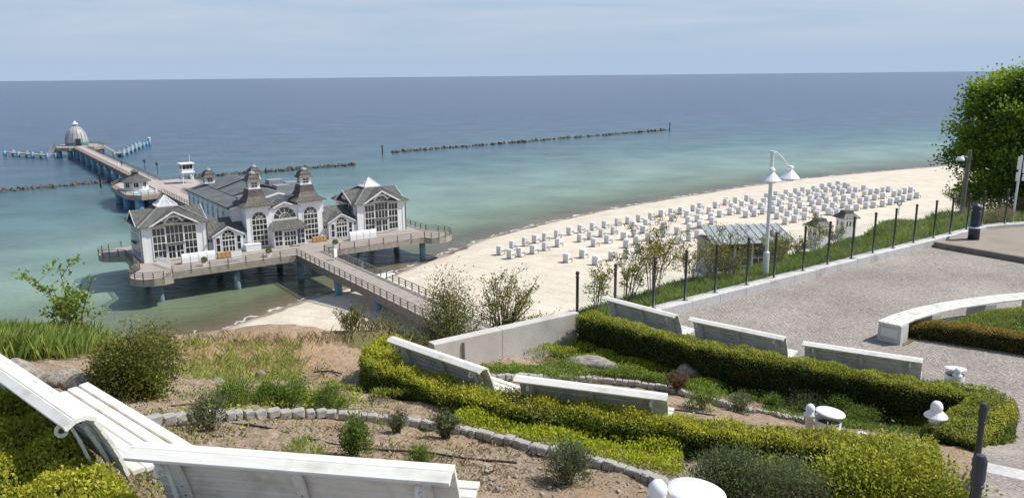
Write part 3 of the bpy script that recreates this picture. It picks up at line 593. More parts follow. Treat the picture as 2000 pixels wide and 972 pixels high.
for u in (-24.3, -12.4, -1.6, 9.6, 22.3):
    for v in (1.2, 12, 24, 38):
        if v == 38 and abs(u) > 12: continue
        pp = link('pile', pile, pl, (u, v, 0)); MB().box(-1.0,1.0,-.5,.5,3.45,3.72).build('pile_cap', 'fascia_wood', pp)
for v in (1.5, 12, 24): MB().box(-24,24,v-.3,v+.3,3.72,DZ-.17).build('beam', 'rail_wood', pl)
# ---------- windows
def window(parent, loc, rotz, w, h, nx, ny, arch=False, name='window', fr=.13, bar=.075, rows=None, ring=None):
    m = MB(); y0, y1 = -.035, .05
    m.box(-w/2-fr, w/2+fr, y0-.04, y1, -fr, 0)
    m.box(-w/2-fr, -w/2, y0, y1, 0, h); m.box(w/2, w/2+fr, y0, y1, 0, h)
    for i in range(1, nx): x = -w/2+w*i/nx; m.box(x-bar/2, x+bar/2, y0+.005, y1-.02, .002, h-.002)
    for j in range(1, ny): z = h*j/ny; m.box(-w/2+.002, w/2-.002, y0+.008, y1-.025, z-bar*.8, z+bar*.8)
    gy_ = -.012; gp = [(-w/2-.02,gy_,-.02),(w/2+.02,gy_,-.02),(w/2+.02,gy_,h)]
    if not arch:
        m.box(-w/2-fr, w/2+fr, y0, y1, h, h+fr); gp += [(-w/2-.02,gy_,h)]
    else:
        R = w/2; N = 16; P = [(math.cos(PI*k/N), math.sin(PI*k/N)) for k in range(N+1)]
        fw = ring or fr
        for r0, wd in ((R+fw/2, fw), (R*.5, bar)):
            for (c0, s0), (c1, s1) in zip(P[:-1], P[1:]):
                a0, a1 = r0-wd/2, r0+wd/2
                m.add([(a0*c0,y0,h+a0*s0),(a1*c0,y0,h+a1*s0),(a1*c1,y0,h+a1*s1),(a0*c1,y0,h+a0*s1),(a0*c0,y1,h+a0*s0),(a1*c0,y1,h+a1*s0),(a1*c1,y1,h+a1*s1),(a0*c1,y1,h+a0*s1)],
                      [(0,1,2,3),(7,6,5,4),(1,5,6,2),(0,3,7,4)])
        m.box(-w/2, w/2, y0+.01, y1-.01, h-bar*.7, h+bar*.7)
        nr = 6 if w > 3 else 4
        for k in range(1, nr):
            t = PI*k/nr; m.beam((0,-.01,h+.03) if w < 3 else (R*.18*math.cos(t),-.01,h+R*.18*math.sin(t)), (R*math.cos(t),-.01,h+R*math.sin(t)), bar*.8, bar*.8)
        gp += [((R+.02)*c,gy_,h+(R+.02)*s_) for c, s_ in P]
    o = m.build(name, 'white_paint', parent, loc, (0,0,rotz)); MB().poly(gp).build('glass', 'dark_glass', o); return o
def roof_plane(m, e0, e1, r1, r0, n, t=.12, rib=.06):
    m.slab([e0, e1, r1, r0], t); e0, e1, r0, r1 = map(Vector, (e0, e1, r0, r1))
    for k in range(n+1):
        f = k/n; a = e0.lerp(e1, f); b = r0.lerp(r1, f)
        m.beam(a+Vector((0,0,.03)), b+Vector((0,0,.03)), rib, .05)
pv = pier_thing('pier_pavilion', 'white pavilion hall on the pier with two front towers, arched windows and grey roofs', 'building')
FV = 9.7
def kaiser(cx, sgn):
    hw = 5.05; cy = FV+hw; zt = 10.55
    MB().box(cx-hw, cx+hw, FV, FV+2*hw, DZ, zt).build('wall', 'wall_white', pv)
    for sx in (-1, 1):
        for sy in (0, 1):
            x = cx+sx*(hw-.22); y = FV+(.22 if sy == 0 else 2*hw-.22); MB().box(x-.3,x+.3,y-.3,y+.3,DZ,zt-.02).build('corner_pilaster', 'white_paint', pv)
    m = MB(); E = hw+.65; B = 1.55; ze, zb = 10.5, 13.0
    for k in range(4):
        c, s = [(1,0),(0,1),(-1,0),(0,-1)][k]
        def R(x, y): return (cx+x*c-y*s, cy+x*s+y*c)
        a, b, q, r = R(-E,-E), R(E,-E), R(B,-B), R(-B,-B)
        roof_plane(m, (*a,ze),(*b,ze),(*q,zb),(*r,zb), 16)
    ro = m.build('roof', 'slate_roof', pv)
    m = MB()
    for sx, sy in ((-1,-1),(1,-1),(-1,1),(1,1)): m.beam((cx+sx*E,cy+sy*E,ze+.05),(cx+sx*B,cy+sy*B,zb+.05), .16, .1)
    m.build('hip_ridge', 'grey_metal', pv)
    # glazed pyramid on top
    la = MB(); P4 = [(cx-1.6,cy-1.6),(cx+1.6,cy-1.6),(cx+1.6,cy+1.6),(cx-1.6,cy+1.6)]; ap = (cx,cy,14.75)
    for a, b in zip(P4, P4[1:]+P4[:1]):
        la.beam((*a,zb+.12),(*b,zb+.12), .2, .25); la.beam((*a,zb+.2), ap, .16, .14)
        for f in (.33,.67): la.beam((a[0]+(b[0]-a[0])*f,a[1]+(b[1]-a[1])*f,zb+.2), (ap[0],ap[1],ap[2]-.05), .07, .08)
        for f in (.45,): la.beam((a[0]+(cx-a[0])*f,a[1]+(cy-a[1])*f,zb+.2+1.6*f),(b[0]+(cx-b[0])*f,b[1]+(cy-b[1])*f,zb+.2+1.6*f), .07, .08)
    lo = la.build('roof_lantern', 'white_paint', pv)
    g = MB()
    for a, b in zip(P4, P4[1:]+P4[:1]): g.poly([(cx+(a[0]-cx)*.97,cy+(a[1]-cy)*.97,zb+.2),(cx+(b[0]-cx)*.97,cy+(b[1]-cy)*.97,zb+.2),(cx,cy,14.66)])
    g.build('glass', 'canvas' if cx > 0 else 'lantern_glass', lo)
    # gables front, left and right with the big three-part windows
    for k, rz in ((0, 0.0), (1, -PI/2), (2, PI/2)):
        c, s = math.cos(rz), math.sin(rz)
        def R(x, y, z): return (cx+x*c-y*s, cy+x*s+y*c, z)
        f = -hw
        m = MB(); a0 = R(-4.05,f-.55,10.42); a1 = R(0,f-.55,12.72); b1 = R(0,f+3.6,12.72); b0 = R(-4.05,f+1.0,10.42)
        roof_plane(m, a0, b0, b1, a1, 6)
        a0 = R(4.05,f-.55,10.42); b0 = R(4.05,f+1.0,10.42); roof_plane(m, a0, b0, b1, a1, 6)
        m.build('gable_roof', 'slate_roof', pv)
        m = MB(); m.beam(R(-4.05,f-.58,10.34), R(0,f-.58,12.64), .12, .24); m.beam(R(4.05,f-.58,10.34), R(0,f-.58,12.64), .12, .24); m.build('bargeboard', 'white_paint', pv)
        MB().poly([R(-3.55,f-.03,10.5), R(3.55,f-.03,10.5), R(0,f-.03,12.5)]).build('gable_glass', 'dark_glass', pv)
        m = MB(); m.beam(R(0,f-.06,11.8), R(0,f-.06,12.5), .09, .25)
        for t in (35, 65, 115, 145): 
            tt = math.radians(t); m.beam(R(1.5*math.cos(tt),f-.06,10.1+1.6*math.sin(tt)), R(2.5*math.cos(tt),f-.06,10.1+2.3*math.sin(tt)), .07, .12)
        m.beam(R(-3.6,f-.06,10.48), R(-1.5,f-.06,10.48), .1, .3); m.beam(R(1.5,f-.06,10.48), R(3.6,f-.06,10.48), .1, .3); m.build('gable_bars', 'white_paint', pv)
        p = R(-2.48,f-.06,5.05); window(pv, p, rz, 1.85, 5.0, 3, 4)
        p = R(2.48,f-.06,5.05); window(pv, p, rz, 1.85, 5.0, 3, 4)
        p = R(0,f-.06,7.45); window(pv, p, rz, 2.62, 2.95, 4, 2, True, ring=.32)
        MB().box(-1.5,1.5,-.55,0,0,.1).build('door_canopy', 'dark_trim', pv, R(0,f-.06,7.28), (0,0,rz))
        for sx in (-.66, .66): 
            d = window(pv, R(sx,f-.06,4.85), rz, 1.05, 2.15, 2, 2, name='door')
        if k == 0:
            MB().box(-1.9,1.9,-.7,-.02,0,.12).build('door_step', 'deck_wood', pv, R(0,f,DZ+.005))
    for sx in (-1, 1): MB().tube([(cx+sx*(hw+.5),FV-.35,10.35),(cx+sx*(hw+.12),FV-.12,10.0),(cx+sx*(hw+.12),FV-.12,DZ)], .06, 6).build('drain_pipe', 'dark_trim', pv)
m_, t_n, b_n = newmat('lantern_glass'); b_n.inputs['Base Color'].default_value = (.42,.45,.46,1); b_n.inputs['Roughness'].default_value = .15
kaiser(CU-18.9, -1); kaiser(CU+18.9, 1)
# link buildings between corner pavilions and towers
for sg in (-1, 1):
    u0, u1 = sorted((CU+sg*6.9, CU+sg*13.9)); uc = (u0+u1)/2; ff = FV+.5
    MB().box(u0+.01, u1-.01, ff, ff+7, DZ, 7.75).build('link_wall', 'board_white', pv)
    m = MB(); roof_plane(m, (u0,ff-.4,7.7),(u1,ff-.4,7.7),(u1,ff+4.2,10.0),(u0,ff+4.2,10.0), 12); roof_plane(m, (u1,ff+8.6,7.7),(u0,ff+8.6,7.7),(u0,ff+4.2,10.0),(u1,ff+4.2,10.0), 12)
    m.build('link_roof', 'slate_roof', pv)
    m = MB(); hw = 2.75; roof_plane(m, (uc-hw,ff-1.25,7.75),(uc-hw,ff+.5,7.75),(uc,ff+3.0,9.25),(uc,ff-1.25,9.25), 4); roof_plane(m, (uc+hw,ff-1.25,7.75),(uc+hw,ff+.5,7.75),(uc,ff+3.0,9.25),(uc,ff-1.25,9.25), 4); m.build('link_gable_roof', 'slate_roof', pv)
    m = MB(); m.beam((uc-hw,ff-1.28,7.66),(uc,ff-1.28,9.17), .1, .18); m.beam((uc+hw,ff-1.28,7.66),(uc,ff-1.28,9.17), .1, .18); m.build('bargeboard', 'white_paint', pv)
    MB().add([(uc-2.5,ff-1,DZ),(uc+2.5,ff-1,DZ),(uc+2.5,ff-1,7.8),(uc,ff-1,9.15),(uc-2.5,ff-1,7.8),(uc-2.5,ff,DZ),(uc+2.5,ff,DZ),(uc+2.5,ff,7.8),(uc,ff,9.15),(uc-2.5,ff,7.8)],
             [(0,1,2,3,4),(0,5,6,1),(1,6,7,2),(0,4,9,5)]).build('link_front', 'board_white', pv)
    window(pv, (uc,ff-1.04,6.95), 0, 2.1, .55, 4, 1, True, bar=.06)
    for sx in (-.55, .55): window(pv, (uc+sx,ff-1.04,4.8), 0, .92, 1.95, 2, 2, name='door', fr=.1)
    for sx in (-1.75, 1.75): window(pv, (uc+sx,ff-1.04,5.0), 0, .6, 2.4, 1, 2, fr=.1)
    for x in (u0+.7, u1-.7): window(pv, (x,ff-.04,6.6), 0, .75, .55, 2, 1, fr=.08)
# towers
def tower(cx, fv, zbase, lantern_only=False, sc=1.0):
    hw = 2.25; cy = fv+hw; ze = zbase
    if not lantern_only:
        MB().box(cx-hw, cx+hw, fv, fv+2*hw, DZ, ze).build('tower_wall', 'wall_white', pv)
        window(pv, (cx,fv-.04,5.0), 0, 2.55, 4.75, 4, 5, True)
    m = MB(); prof = [(hw+.75,0),(hw*.86,.62),(hw*.62,1.5),(1.12,2.75)]
    n = 4
    for k in range(4 if not lantern_only else 0):
        t0, t1 = PI/4+PI/2*k, PI/4+PI/2*(k+1)
        for (r0, z0), (r1, z1) in zip(prof[:-1], prof[1:]):
            q = math.sqrt(2); P = [(cx+r0*q*math.cos(t0),cy+r0*q*math.sin(t0),ze+z0),(cx+r0*q*math.cos(t1),cy+r0*q*math.sin(t1),ze+z0),(cx+r1*q*math.cos(t1),cy+r1*q*math.sin(t1),ze+z1),(cx+r1*q*math.cos(t0),cy+r1*q*math.sin(t0),ze+z1)]
            roof_plane(m, P[0], P[1], P[2], P[3], 9, .05, .05)
    if not lantern_only: m.box(cx-hw-.7,cx+hw+.7,cy-hw-.7,cy+hw+.7,ze-.12,ze-.02); m.build('tower_roof', 'brown_roof', pv)
    zl = ze+(2.75 if not lantern_only else 0); b = .98
    lw = MB().box(cx-b,cx+b,cy-b,cy+b,zl,zl+1.35).build('lantern', 'white_paint', pv)
    MB().box(cx-b-.12,cx+b+.12,cy-b-.12,cy+b+.12,zl-.02,zl+.16).build('lantern_sill', 'white_paint', lw)
    for rz in (0, -PI/2, PI/2, PI):
        c, s = math.cos(rz), math.sin(rz); window(pv, (cx+b*s+.0, cy-b*c, zl+.32), rz, 1.05, .8, 2, 2, fr=.05, bar=.06, name='lantern_window').location = (cx+(b+.03)*s, cy-(b+.03)*c, zl+.32)
    m = MB(); prof = [(1.32,0),(1.02,.3),(.92,.75),(.62,1.05),(.60,1.2)]
    for k in range(4):
        t0, t1 = PI/4+PI/2*k, PI/4+PI/2*(k+1); q = math.sqrt(2)
        for (r0, z0), (r1, z1) in zip(prof[:-1], prof[1:]):
            roof_plane(m, *[(cx+r*q*math.cos(t),cy+r*q*math.sin(t),zl+1.35+z) for r, z, t in ((r0,z0,t0),(r0,z0,t1),(r1,z1,t1),(r1,z1,t0))], 4, .04, .03)
    m.box(cx-.62,cx+.62,cy-.62,cy+.62,zl+2.5,zl+2.58); m.build('lantern_roof', 'brown_roof', pv)
    MB().lathe([(.62,0),(.6,.18),(.45,.38),(.2,.5),(.05,.56),(.04,1.3),(0,1.32)], 10, (cx,cy,zl+2.58)).build('finial', 'grey_metal', pv)
tower(CU-4.7, FV, 12.2); tower(CU+4.7, FV, 12.2)
# centre bay
cf = FV+.25
MB().add([(CU-2.5,cf,DZ),(CU+2.5,cf,DZ),(CU+2.5,cf,11.35),(CU,cf,12.25),(CU-2.5,cf,11.35)], [(0,1,2,3,4)]).build('centre_wall', 'wall_white', pv)
window(pv, (CU,cf-.04,9.25), 0, 4.1, .12, 1, 1, True, bar=.09)
m = MB(); roof_plane(m, (CU-2.9,cf-.35,11.3),(CU-2.9,cf+4,11.3),(CU,cf+4,12.45),(CU,cf-.35,12.45), 4); roof_plane(m, (CU+2.9,cf-.35,11.3),(CU+2.9,cf+4,11.3),(CU,cf+4,12.45),(CU,cf-.35,12.45), 4); m.build('centre_roof', 'slate_roof', pv)
m = MB(); m.beam((CU-2.7,cf-.38,11.28),(CU,cf-.38,12.35), .1, .2); m.beam((CU+2.7,cf-.38,11.28),(CU,cf-.38,12.35), .1, .2); m.build('bargeboard', 'white_paint', pv)
pf = FV-1.7
m = MB(); roof_plane(m, (CU-3.5,pf-.55,7.75),(CU+3.5,pf-.55,7.75),(CU+2.6,cf+.02,8.95),(CU-2.6,cf+.02,8.95), 12); m.poly([(CU-3.5,pf-.55,7.74),(CU-2.6,cf,8.94),(CU-2.6,cf,7.74)]).poly([(CU+3.5,pf-.55,7.74),(CU+2.6,cf,7.74),(CU+2.6,cf,8.94)]); m.build('porch_roof', 'slate_roof', pv)
MB().box(CU-2.95,CU+2.95,pf,cf-.02,DZ,7.7).build('porch_wall', 'wall_white', pv)
for x, n in ((-2.05,'window'),(0,'door'),(2.05,'window'),(-.8,'door')):
    if n == 'window': window(pv, (CU+x,pf-.04,4.9), 0, 1.3, 2.6, 2, 3)
window(pv, (CU-.5,pf-.04,4.78), 0, .95, 2.5, 2, 3, name='door'); window(pv, (CU+.62,pf-.04,4.78), 0, .95, 2.5, 2, 3, name='door')
# hall behind
h0, h1, hb = FV+3.2, FV+34, 8.5
MB().add([(CU-hb,h0,DZ),(CU+hb,h0,DZ),(CU+hb,h0,11.6),(CU,h0,13.6),(CU-hb,h0,11.6),(CU-hb,h1,DZ),(CU+hb,h1,DZ),(CU+hb,h1,11.6),(CU,h1,13.6),(CU-hb,h1,11.6)],
         [(0,1,2,3,4),(5,9,8,7,6),(0,4,9,5),(1,6,7,2)]).build('hall_wall', 'board_white', pv)
m = MB(); m.slab([(CU-hb-.3,h0-.3,11.62),(CU-hb-.3,h1+.3,11.62),(CU,h1+.3,13.75),(CU,h0-.3,13.75)], .14).slab([(CU+hb+.3,h0-.3,11.62),(CU+hb+.3,h1+.3,11.62),(CU,h1+.3,13.75),(CU,h0-.3,13.75)], .14); m.build('hall_roof', 'hall_roof', pv)
m = MB(); m.beam((CU-hb-.35,h0-.36,11.5),(CU,h0-.36,13.62), .12, .36); m.beam((CU+hb+.35,h0-.36,11.5),(CU,h0-.36,13.62), .12, .36); m.build('hall_bargeboard', 'white_paint', pv)
m = MB(); m.beam((CU-hb-.36,h0-.3,11.52),(CU-hb-.36,h1+.3,11.52), .12, .14); m.build('hall_gutter', 'dark_trim', pv)
for v in (h0+9, h0+20): 
    m = MB(); m.slab([(CU-5.4,v,12.55),(CU-5.4,v+10,12.55),(CU,v+10,14.25),(CU,v,14.25)], .3).slab([(CU+5.4,v,12.55),(CU+5.4,v+10,12.55),(CU,v+10,14.25),(CU,v,14.25)], .3); ro = m.build('raised_roof', 'hall_roof', pv)
    m = MB(); m.beam((CU-5.4,v-.05,12.45),(CU,v-.05,14.15), .1, .34); m.beam((CU+5.4,v-.05,12.45),(CU,v-.05,14.15), .1, .34); m.build('roof_edge', 'dark_trim', ro)
for k in range(8):
    v = h0+5.2+k*3.5
    window(pv, (CU-hb-.04,v,8.5), -PI/2, 1.3, 2.0, 2, 2); MB().box(-.85,.85,-.22,0,0,.22).build('window_hood', 'board_white', pv, (CU-hb-.02,v,10.75), (0,0,-PI/2))
    window(pv, (CU-hb-.04,v,5.4), -PI/2, 1.3, 2.0, 2, 2)
MB().box(CU-6.2,CU-4.4,h0+3.5,h0+4.6,12.3,13.1).build('roof_vent', 'grey_metal', pv)
for x, v, w in ((3.2,h0+6,2.6),(6.3,h0+9,2.4),(5.0,h0+15,3.0),(2.9,h0+23,2.2)): MB().box(CU+x-w/2,CU+x+w/2,v,v+2.6,12.0,14.1).build('roof_plant', 'grey_metal', pv)
tower(CU-4.7, h1-4.6, 12.9, True); tower(CU+4.7, h1-4.6, 12.9, True)
# ------------------------------------------------------------------ things on the pier deck
bas = {}
def hooded_seat(kind_):
    pass
def deck_seat(u, v, z, rz, lab, grp):
    t = pier_thing('hooded_beach_seat', lab, 'beach chair', u, v, z, rz, grp)
    prof = [(-.42,.18),(-.46,.9),(-.40,1.35),(-.22,1.56),(.05,1.6),(.36,1.52),(.40,1.46)]
    m = MB(); w = .62
    for (a, b), (c, d) in zip(prof[:-1], prof[1:]): m.add([(-w,a,b),(w,a,b),(w,c,d),(-w,c,d)], [(0,1,2,3)])
    m.build('hood', 'canvas', t)
    for sx in (-1, 1): MB().poly([(sx*w,a,b) for a, b in prof]+[(sx*w,.42,.2)]).build('side_panel', 'chair_side', t)
    MB().box(-w,w,-.42,.42,.0,.42).build('seat_box', 'wicker', t)
for k in range(4): deck_seat(-19.2+1.32*k, 5.3, DZ, PI*0, 'white hooded beach seat in the row of four beside the orange planter boxes', 'hooded seats on the deck by the crates')
for k in range(4): deck_seat(10.4+1.32*k, 6.0, DZ, PI*0, 'white hooded beach seat in a row of four on the deck bay beyond the footbridge', 'hooded seats on the deck beyond the footbridge')
def crates(u, v, lab):
    t = pier_thing('planter_crate', lab, 'planter', u, v, DZ)
    for k in range(4): MB().box(-1.3+.66*k,-1.3+.66*k+.6,-.35,.35,.1,.95).build('plank_box', 'crate_wood', t)
    MB().box(-1.35,1.35,-.38,.38,0,.1).build('plinth', 'dark_trim', t)
crates(-12.7, 5.8, 'row of orange wooden planter boxes beside the four hooded seats'); crates(5.0, 8.6, 'row of orange wooden planter boxes against the tower by the entrance')
def topiary(u, v, lab):
    t = pier_thing('potted_shrub', lab, 'plant', u, v, DZ); MB().box(-.4,.4,-.4,.4,0,.6).build('pot', 'white_paint', t)
    d = norm(rng.normal(0,1,(900,3))); me = leaf_mesh(d*[.5,.5,.45]*rng.uniform(.6,1,(900,1))+[0,0,1.0], d, .12, .09, rng.uniform(0,.6,900), 'leaf_green'); link('foliage', me, t)
topiary(-6.6, 1.9, 'clipped round shrub in a white pot by the rail before the towers'); topiary(5.3, 1.9, 'clipped round shrub in a white pot by the rail past the footbridge')
topiary(-17.2, 1.6, 'clipped round shrub in a white pot by the rail before the hooded seats')
def board(u, v, w, h, lab, rz=0):
    t = pier_thing('sign_board', lab, 'sign', u, v, DZ, rz)
    MB().box(-w/2,w/2,-.05,.05,.5,.5+h).build('panel', 'white_paint', t)
    for sx in (-1, 1): MB().box(sx*w*.42-.05,sx*w*.42+.05,.052,.14,0,.5+h).build('post', 'white_paint', t)
board(-12.0, 1.7, 1.7, 1.2, 'white notice board on two posts at the deck rail'); board(1.4, -7.5, .75, 1.4, 'small pale notice board standing on the footbridge', .5)
bx_ = pier_thing('storage_box', 'white covered box standing against the tower front', 'box', -7.2, 8.6, DZ); MB().box(-1.3,1.3,-.55,.55,0,1.05).build('body', 'white_paint', bx_); MB().box(-1.36,1.36,-.6,.6,1.05,1.15).build('lid', 'canvas', bx_)
ps = pier_thing('closed_parasol', 'closed navy parasol at the pavilion entrance', 'parasol', CU+1.35, 7.2, DZ)
MB().lathe([(.04,0),(.04,.5),(.24,.6),(.2,1.6),(.1,2.6),(.03,2.8),(0,2.85)], 9).build('canopy', 'navy_cloth', ps); MB().lathe([(.3,0),(.3,.1),(.05,.14),(.05,.5)], 10).build('base', 'grey_metal', ps)
gt = pier_thing('white_gate', 'white picket screen across the deck near the row of hooded seats and crates', 'screen', -22.6, 5.2, DZ, -PI/2+.2)
for k in range(12): MB().box(-2.6+k*.45,-2.52+k*.45,-.03,.03,0,1.5 if k > 2 else 1.2+.3*k/3).build('picket', 'white_paint', gt)
MB().box(-2.65,2.6,.035,.075,.9,1.0).build('rail', 'white_paint', gt)
# ------------------------------------------------------------------ footbridge to the shore
fb = pier_thing('footbridge', 'timber footbridge with brown railings from the pavilion deck over the sand to the cliff', 'bridge')
MB().box(-2.45,2.45,-72,-.08,DZ-.18,DZ-.002).build('deck', 'deck_wood', fb)
m = MB(); m.box(-2.52,-2.44,-72,-.08,DZ-1.15,DZ-.1).box(2.44,2.52,-72,-.08,DZ-1.15,DZ-.1); m.build('fascia', 'rail_wood', fb)
railing(fb, [(-2.45,-.1),(-2.45,-72)], 2.0); railing(fb, [(2.45,-.1),(2.45,-72)], 2.0)
bp_ = MB().tube([(0,0,-2),(0,0,3.5)], .62, 12).mesh('blue_pile', True)
for v in (-14.2, -28.7, -44, -60):
    for u in (-1.2, 1.5): link('pile', bp_, fb, (u, v, 0))
# ------------------------------------------------------------------ walkway out to the dome
wk = pier_thing('pier_walkway', 'long pink-grey pier walkway on blue piles running out to the domed gondola', 'pier', -1.2, 0)
noisy('deck_pink', (.34,.30,.27), (.47,.42,.38), .6, .8, .2, 6, stretch=(1,5,1), dirt=((.25,.2,.18), .4, .4))
MB().box(-2.5,2.5,46.1,283,DZ-.2,DZ-.004).build('deck', 'deck_pink', wk)
m = MB(); m.box(-2.59,-2.51,46.1,283,DZ-1.5,DZ-.1).box(2.51,2.59,46.1,283,DZ-1.5,DZ-.1); m.build('fascia', 'rail_wood', wk)
for v0, v1 in ((46.5, 96), (126, 275)):
    railing(wk, [(-2.5,v0),(-2.5,v1)], 2.6, rail_post_s); railing(wk, [(2.5,v0),(2.5,v1)], 2.6, rail_post_s)
bpl = MB().tube([(0,0,-2),(0,0,3.4)], .85, 10).mesh('blue_pile', True)
for v in range(58, 280, 16):
    for u in (-2.3, 2.3): link('pile', bpl, wk, (u, v, 0))
    MB().box(-3.0,3.0,v-.5,v+.5,3.2,DZ-.21).build('cross_beam', 'rail_wood', wk)
# side platforms halfway out
def side_platform(name, poly, lab, piles):
    t = pier_thing(name, lab, 'pier'); MB().prism(poly, DZ-.22, DZ).build('deck', 'deck_pink', t)
    m = MB()
    for a, b in zip(poly, poly[1:]+poly[:1]): m.beam((a[0],a[1],DZ-.75),(b[0],b[1],DZ-.75), .16, 1.1)
    m.build('fascia', 'fascia_wood', t); railing(t, poly[:-1], 2.2, rail_post_s)
    big = MB().tube([(0,0,-2),(0,0,3.5)], 1.15, 12).mesh('blue_pile', True)
    for u, v in piles: link('pile', big, t, (u, v, 0))
    return t
side_platform('side_platform', [(-4.2,95),(-9.5,93.5),(-12.5,98),(-12.8,118),(-9.5,126),(-4.2,127)], 'side platform of the pier with a small roofed kiosk', ((-9.8,95.5),(-11.2,104),(-11.2,116),(-6,122)))
side_platform('side_platform', [(1.4,124),(7,124),(11,119),(11,109),(7,103),(1.4,101)], 'side platform of the pier carrying the white lookout cabin', ((9.2,108),(9.4,117),(5,121)))
ko = pier_thing('pier_kiosk', 'small kiosk with tent-like grey roof on the pier side platform', 'kiosk', -8.2, 107, DZ)
oc = [(math.cos(PI/4*k+PI/8), math.sin(PI/4*k+PI/8)) for k in range(8)]
MB().prism([(3.1*x,3.1*y) for x, y in oc], 0, 2.5).build('wall', 'board_white', ko)
m = MB()
for (x0,y0),(x1,y1) in zip(oc, oc[1:]+oc[:1]): roof_plane(m, (4*x0,4*y0,2.4),(4*x1,4*y1,2.4),(.9*x1,.9*y1,4.2),(.9*x0,.9*y0,4.2), 4)
m.build('roof', 'slate_roof', ko); MB().prism([(.9*x,.9*y) for x, y in oc], 4.1, 4.9).build('roof_cap', 'brown_roof', ko)
MB().lathe([(1.3,0),(.5,.5),(0,.7)], 8, (0,0,4.9)).build('cap_roof', 'brown_roof', ko)
for k in range(3): 
    t = PI*1.2+k*.75; window(ko, (3.0*math.cos(t),3.0*math.sin(t),.9), t+PI/2, 1.3, 1.2, 2, 1)
tarp = pier_thing('tarpaulin', 'folded pale teal tarpaulin lying along the kiosk front', 'tarpaulin', -7.6, 99.5, DZ)
m = MB(); xs = np.linspace(-3.2, 3.2, 17)
for x0, x1 in zip(xs[:-1], xs[1:]):
    a, b = .5+.18*math.sin(x0*5), .5+.18*math.sin(x1*5); m.add([(x0,-.9,0),(x1,-.9,0),(x1,-.2,b),(x0,-.2,a),(x1,.8,.05),(x0,.8,.05)], [(0,1,2,3),(3,2,4,5)])
m.build('cloth', 'cloth_teal', tarp)
lg = pier_thing('lookout_cabin', 'white glazed lookout cabin raised on crossed legs above the pier', 'cabin', 6.6, 113, DZ)
for sx in (-1, 1):
    for sy in (-1, 1): MB().beam((sx*1.5,sy*1.5,0),(sx*1.3,sy*1.3,3.0), .2, .2).build('leg', 'white_paint', lg)
    MB().beam((sx*1.5,-1.5,.1),(sx*1.3,1.3,2.9), .12, .12).build('brace', 'white_paint', lg)
MB().box(-1.9,1.9,-1.9,1.9,3.0,3.2).build('floor', 'white_paint', lg); MB().box(-1.6,1.6,-1.6,1.6,3.2,4.1).build('parapet', 'white_paint', lg)
for rz in (0, PI/2, PI, -PI/2):
    c, s = math.cos(rz), math.sin(rz); window(lg, (1.55*s, -1.55*c, 4.1), rz, 2.7, 1.3, 3, 1, fr=.15)
MB().box(-2.0,2.0,-2.0,2.0,5.5,5.75).build('roof', 'white_paint', lg); MB().tube([(1.4,1.2,5.7),(1.4,1.2,8)], .06, 5).build('antenna', 'white_paint', lg)
# lamp standards on the pier
for u, v, lab in ((2.3, 150, 'dark lantern on the pier walkway railing past the kiosk'), (3.6, 138, 'dark lantern on the pier walkway railing by the lookout cabin')):
    t = pier_thing('pier_lantern', lab, 'street lamp', u, v, DZ)
    MB().tube([(0,0,0),(0,0,3.6)], .09, 6).build('pole', 'fence_metal', t)
    MB().lathe([(.02,3.0),(.32,3.3),(.36,3.6),(.75,3.62),(.2,4.0),(.05,4.3),(.0,4.7)], 8).build('lamp_head', 'fence_metal', t)
# ------------------------------------------------------------------ dome head
hd = pier_thing('pier_terminal', 'pier head platform around the diving gondola on blue piles', 'pier', -.6, 0)
hp = [(-9.5,278),(-9.5,290),(-5,297),(5,297),(9.5,290),(9.5,278),(5,275),(-5,275)]
MB().prism(hp, DZ-.25, DZ+.02).build('deck', 'deck_pink', hd); m = MB()
for a, b in zip(hp, hp[1:]+hp[:1]): m.beam((a[0],a[1],DZ-.9),(b[0],b[1],DZ-.9), .2, 1.3)
m.build('fascia', 'fascia_wood', hd); railing(hd, [(-2.6,274.9),(-5,275),(-9.5,278),(-9.5,290),(-5,297),(5,297),(9.5,290),(9.5,278),(5,275),(2.6,274.9)], 2.6, rail_post_s, DZ+.02)
for u, v in ((-8.6,279),(-8.6,288),(-4.5,276.5),(8.6,279),(8.6,288),(0,295)): link('pile', bpl, hd, (u, v, 0), (0,0,0), (1.35,1.35,1))
gd = pier_thing('diving_gondola', 'ribbed silver egg-shaped diving gondola dome with a white cap', 'gondola', -.6, 287.5, DZ)
prof = [(4.55,0),(4.75,1.6),(4.6,3.4),(4.0,5.4),(3.1,7.0),(1.9,8.3),(.8,8.9)]
MB().lathe(prof, 24).build('dome', 'gondola_metal', gd, smooth=True)
for k in range(16):
    t = 2*PI*k/16; MB().tube([(r*1.02*math.cos(t), r*1.02*math.sin(t), z) for r, z in prof], .11, 5).build('rib', 'tin_roof', gd)
MB().lathe([(4.78,0),(4.85,1.4),(4.6,1.5)], 24).build('base_ring', 'teal_paint', gd)
MB().lathe([(.55,8.8),(.55,9.5),(1.35,9.52),(1.25,9.9),(.6,10.3),(.35,11.0),(0,11.15)], 14).build('cap', 'white_plastic', gd, smooth=True)
MB().box(-1.0,1.0,-4.95,-4.4,0,3.2).build('entrance', 'dark_trim', gd)
for u, v, s_ in ((9.5,281,.6),(12,284,.5)): pass
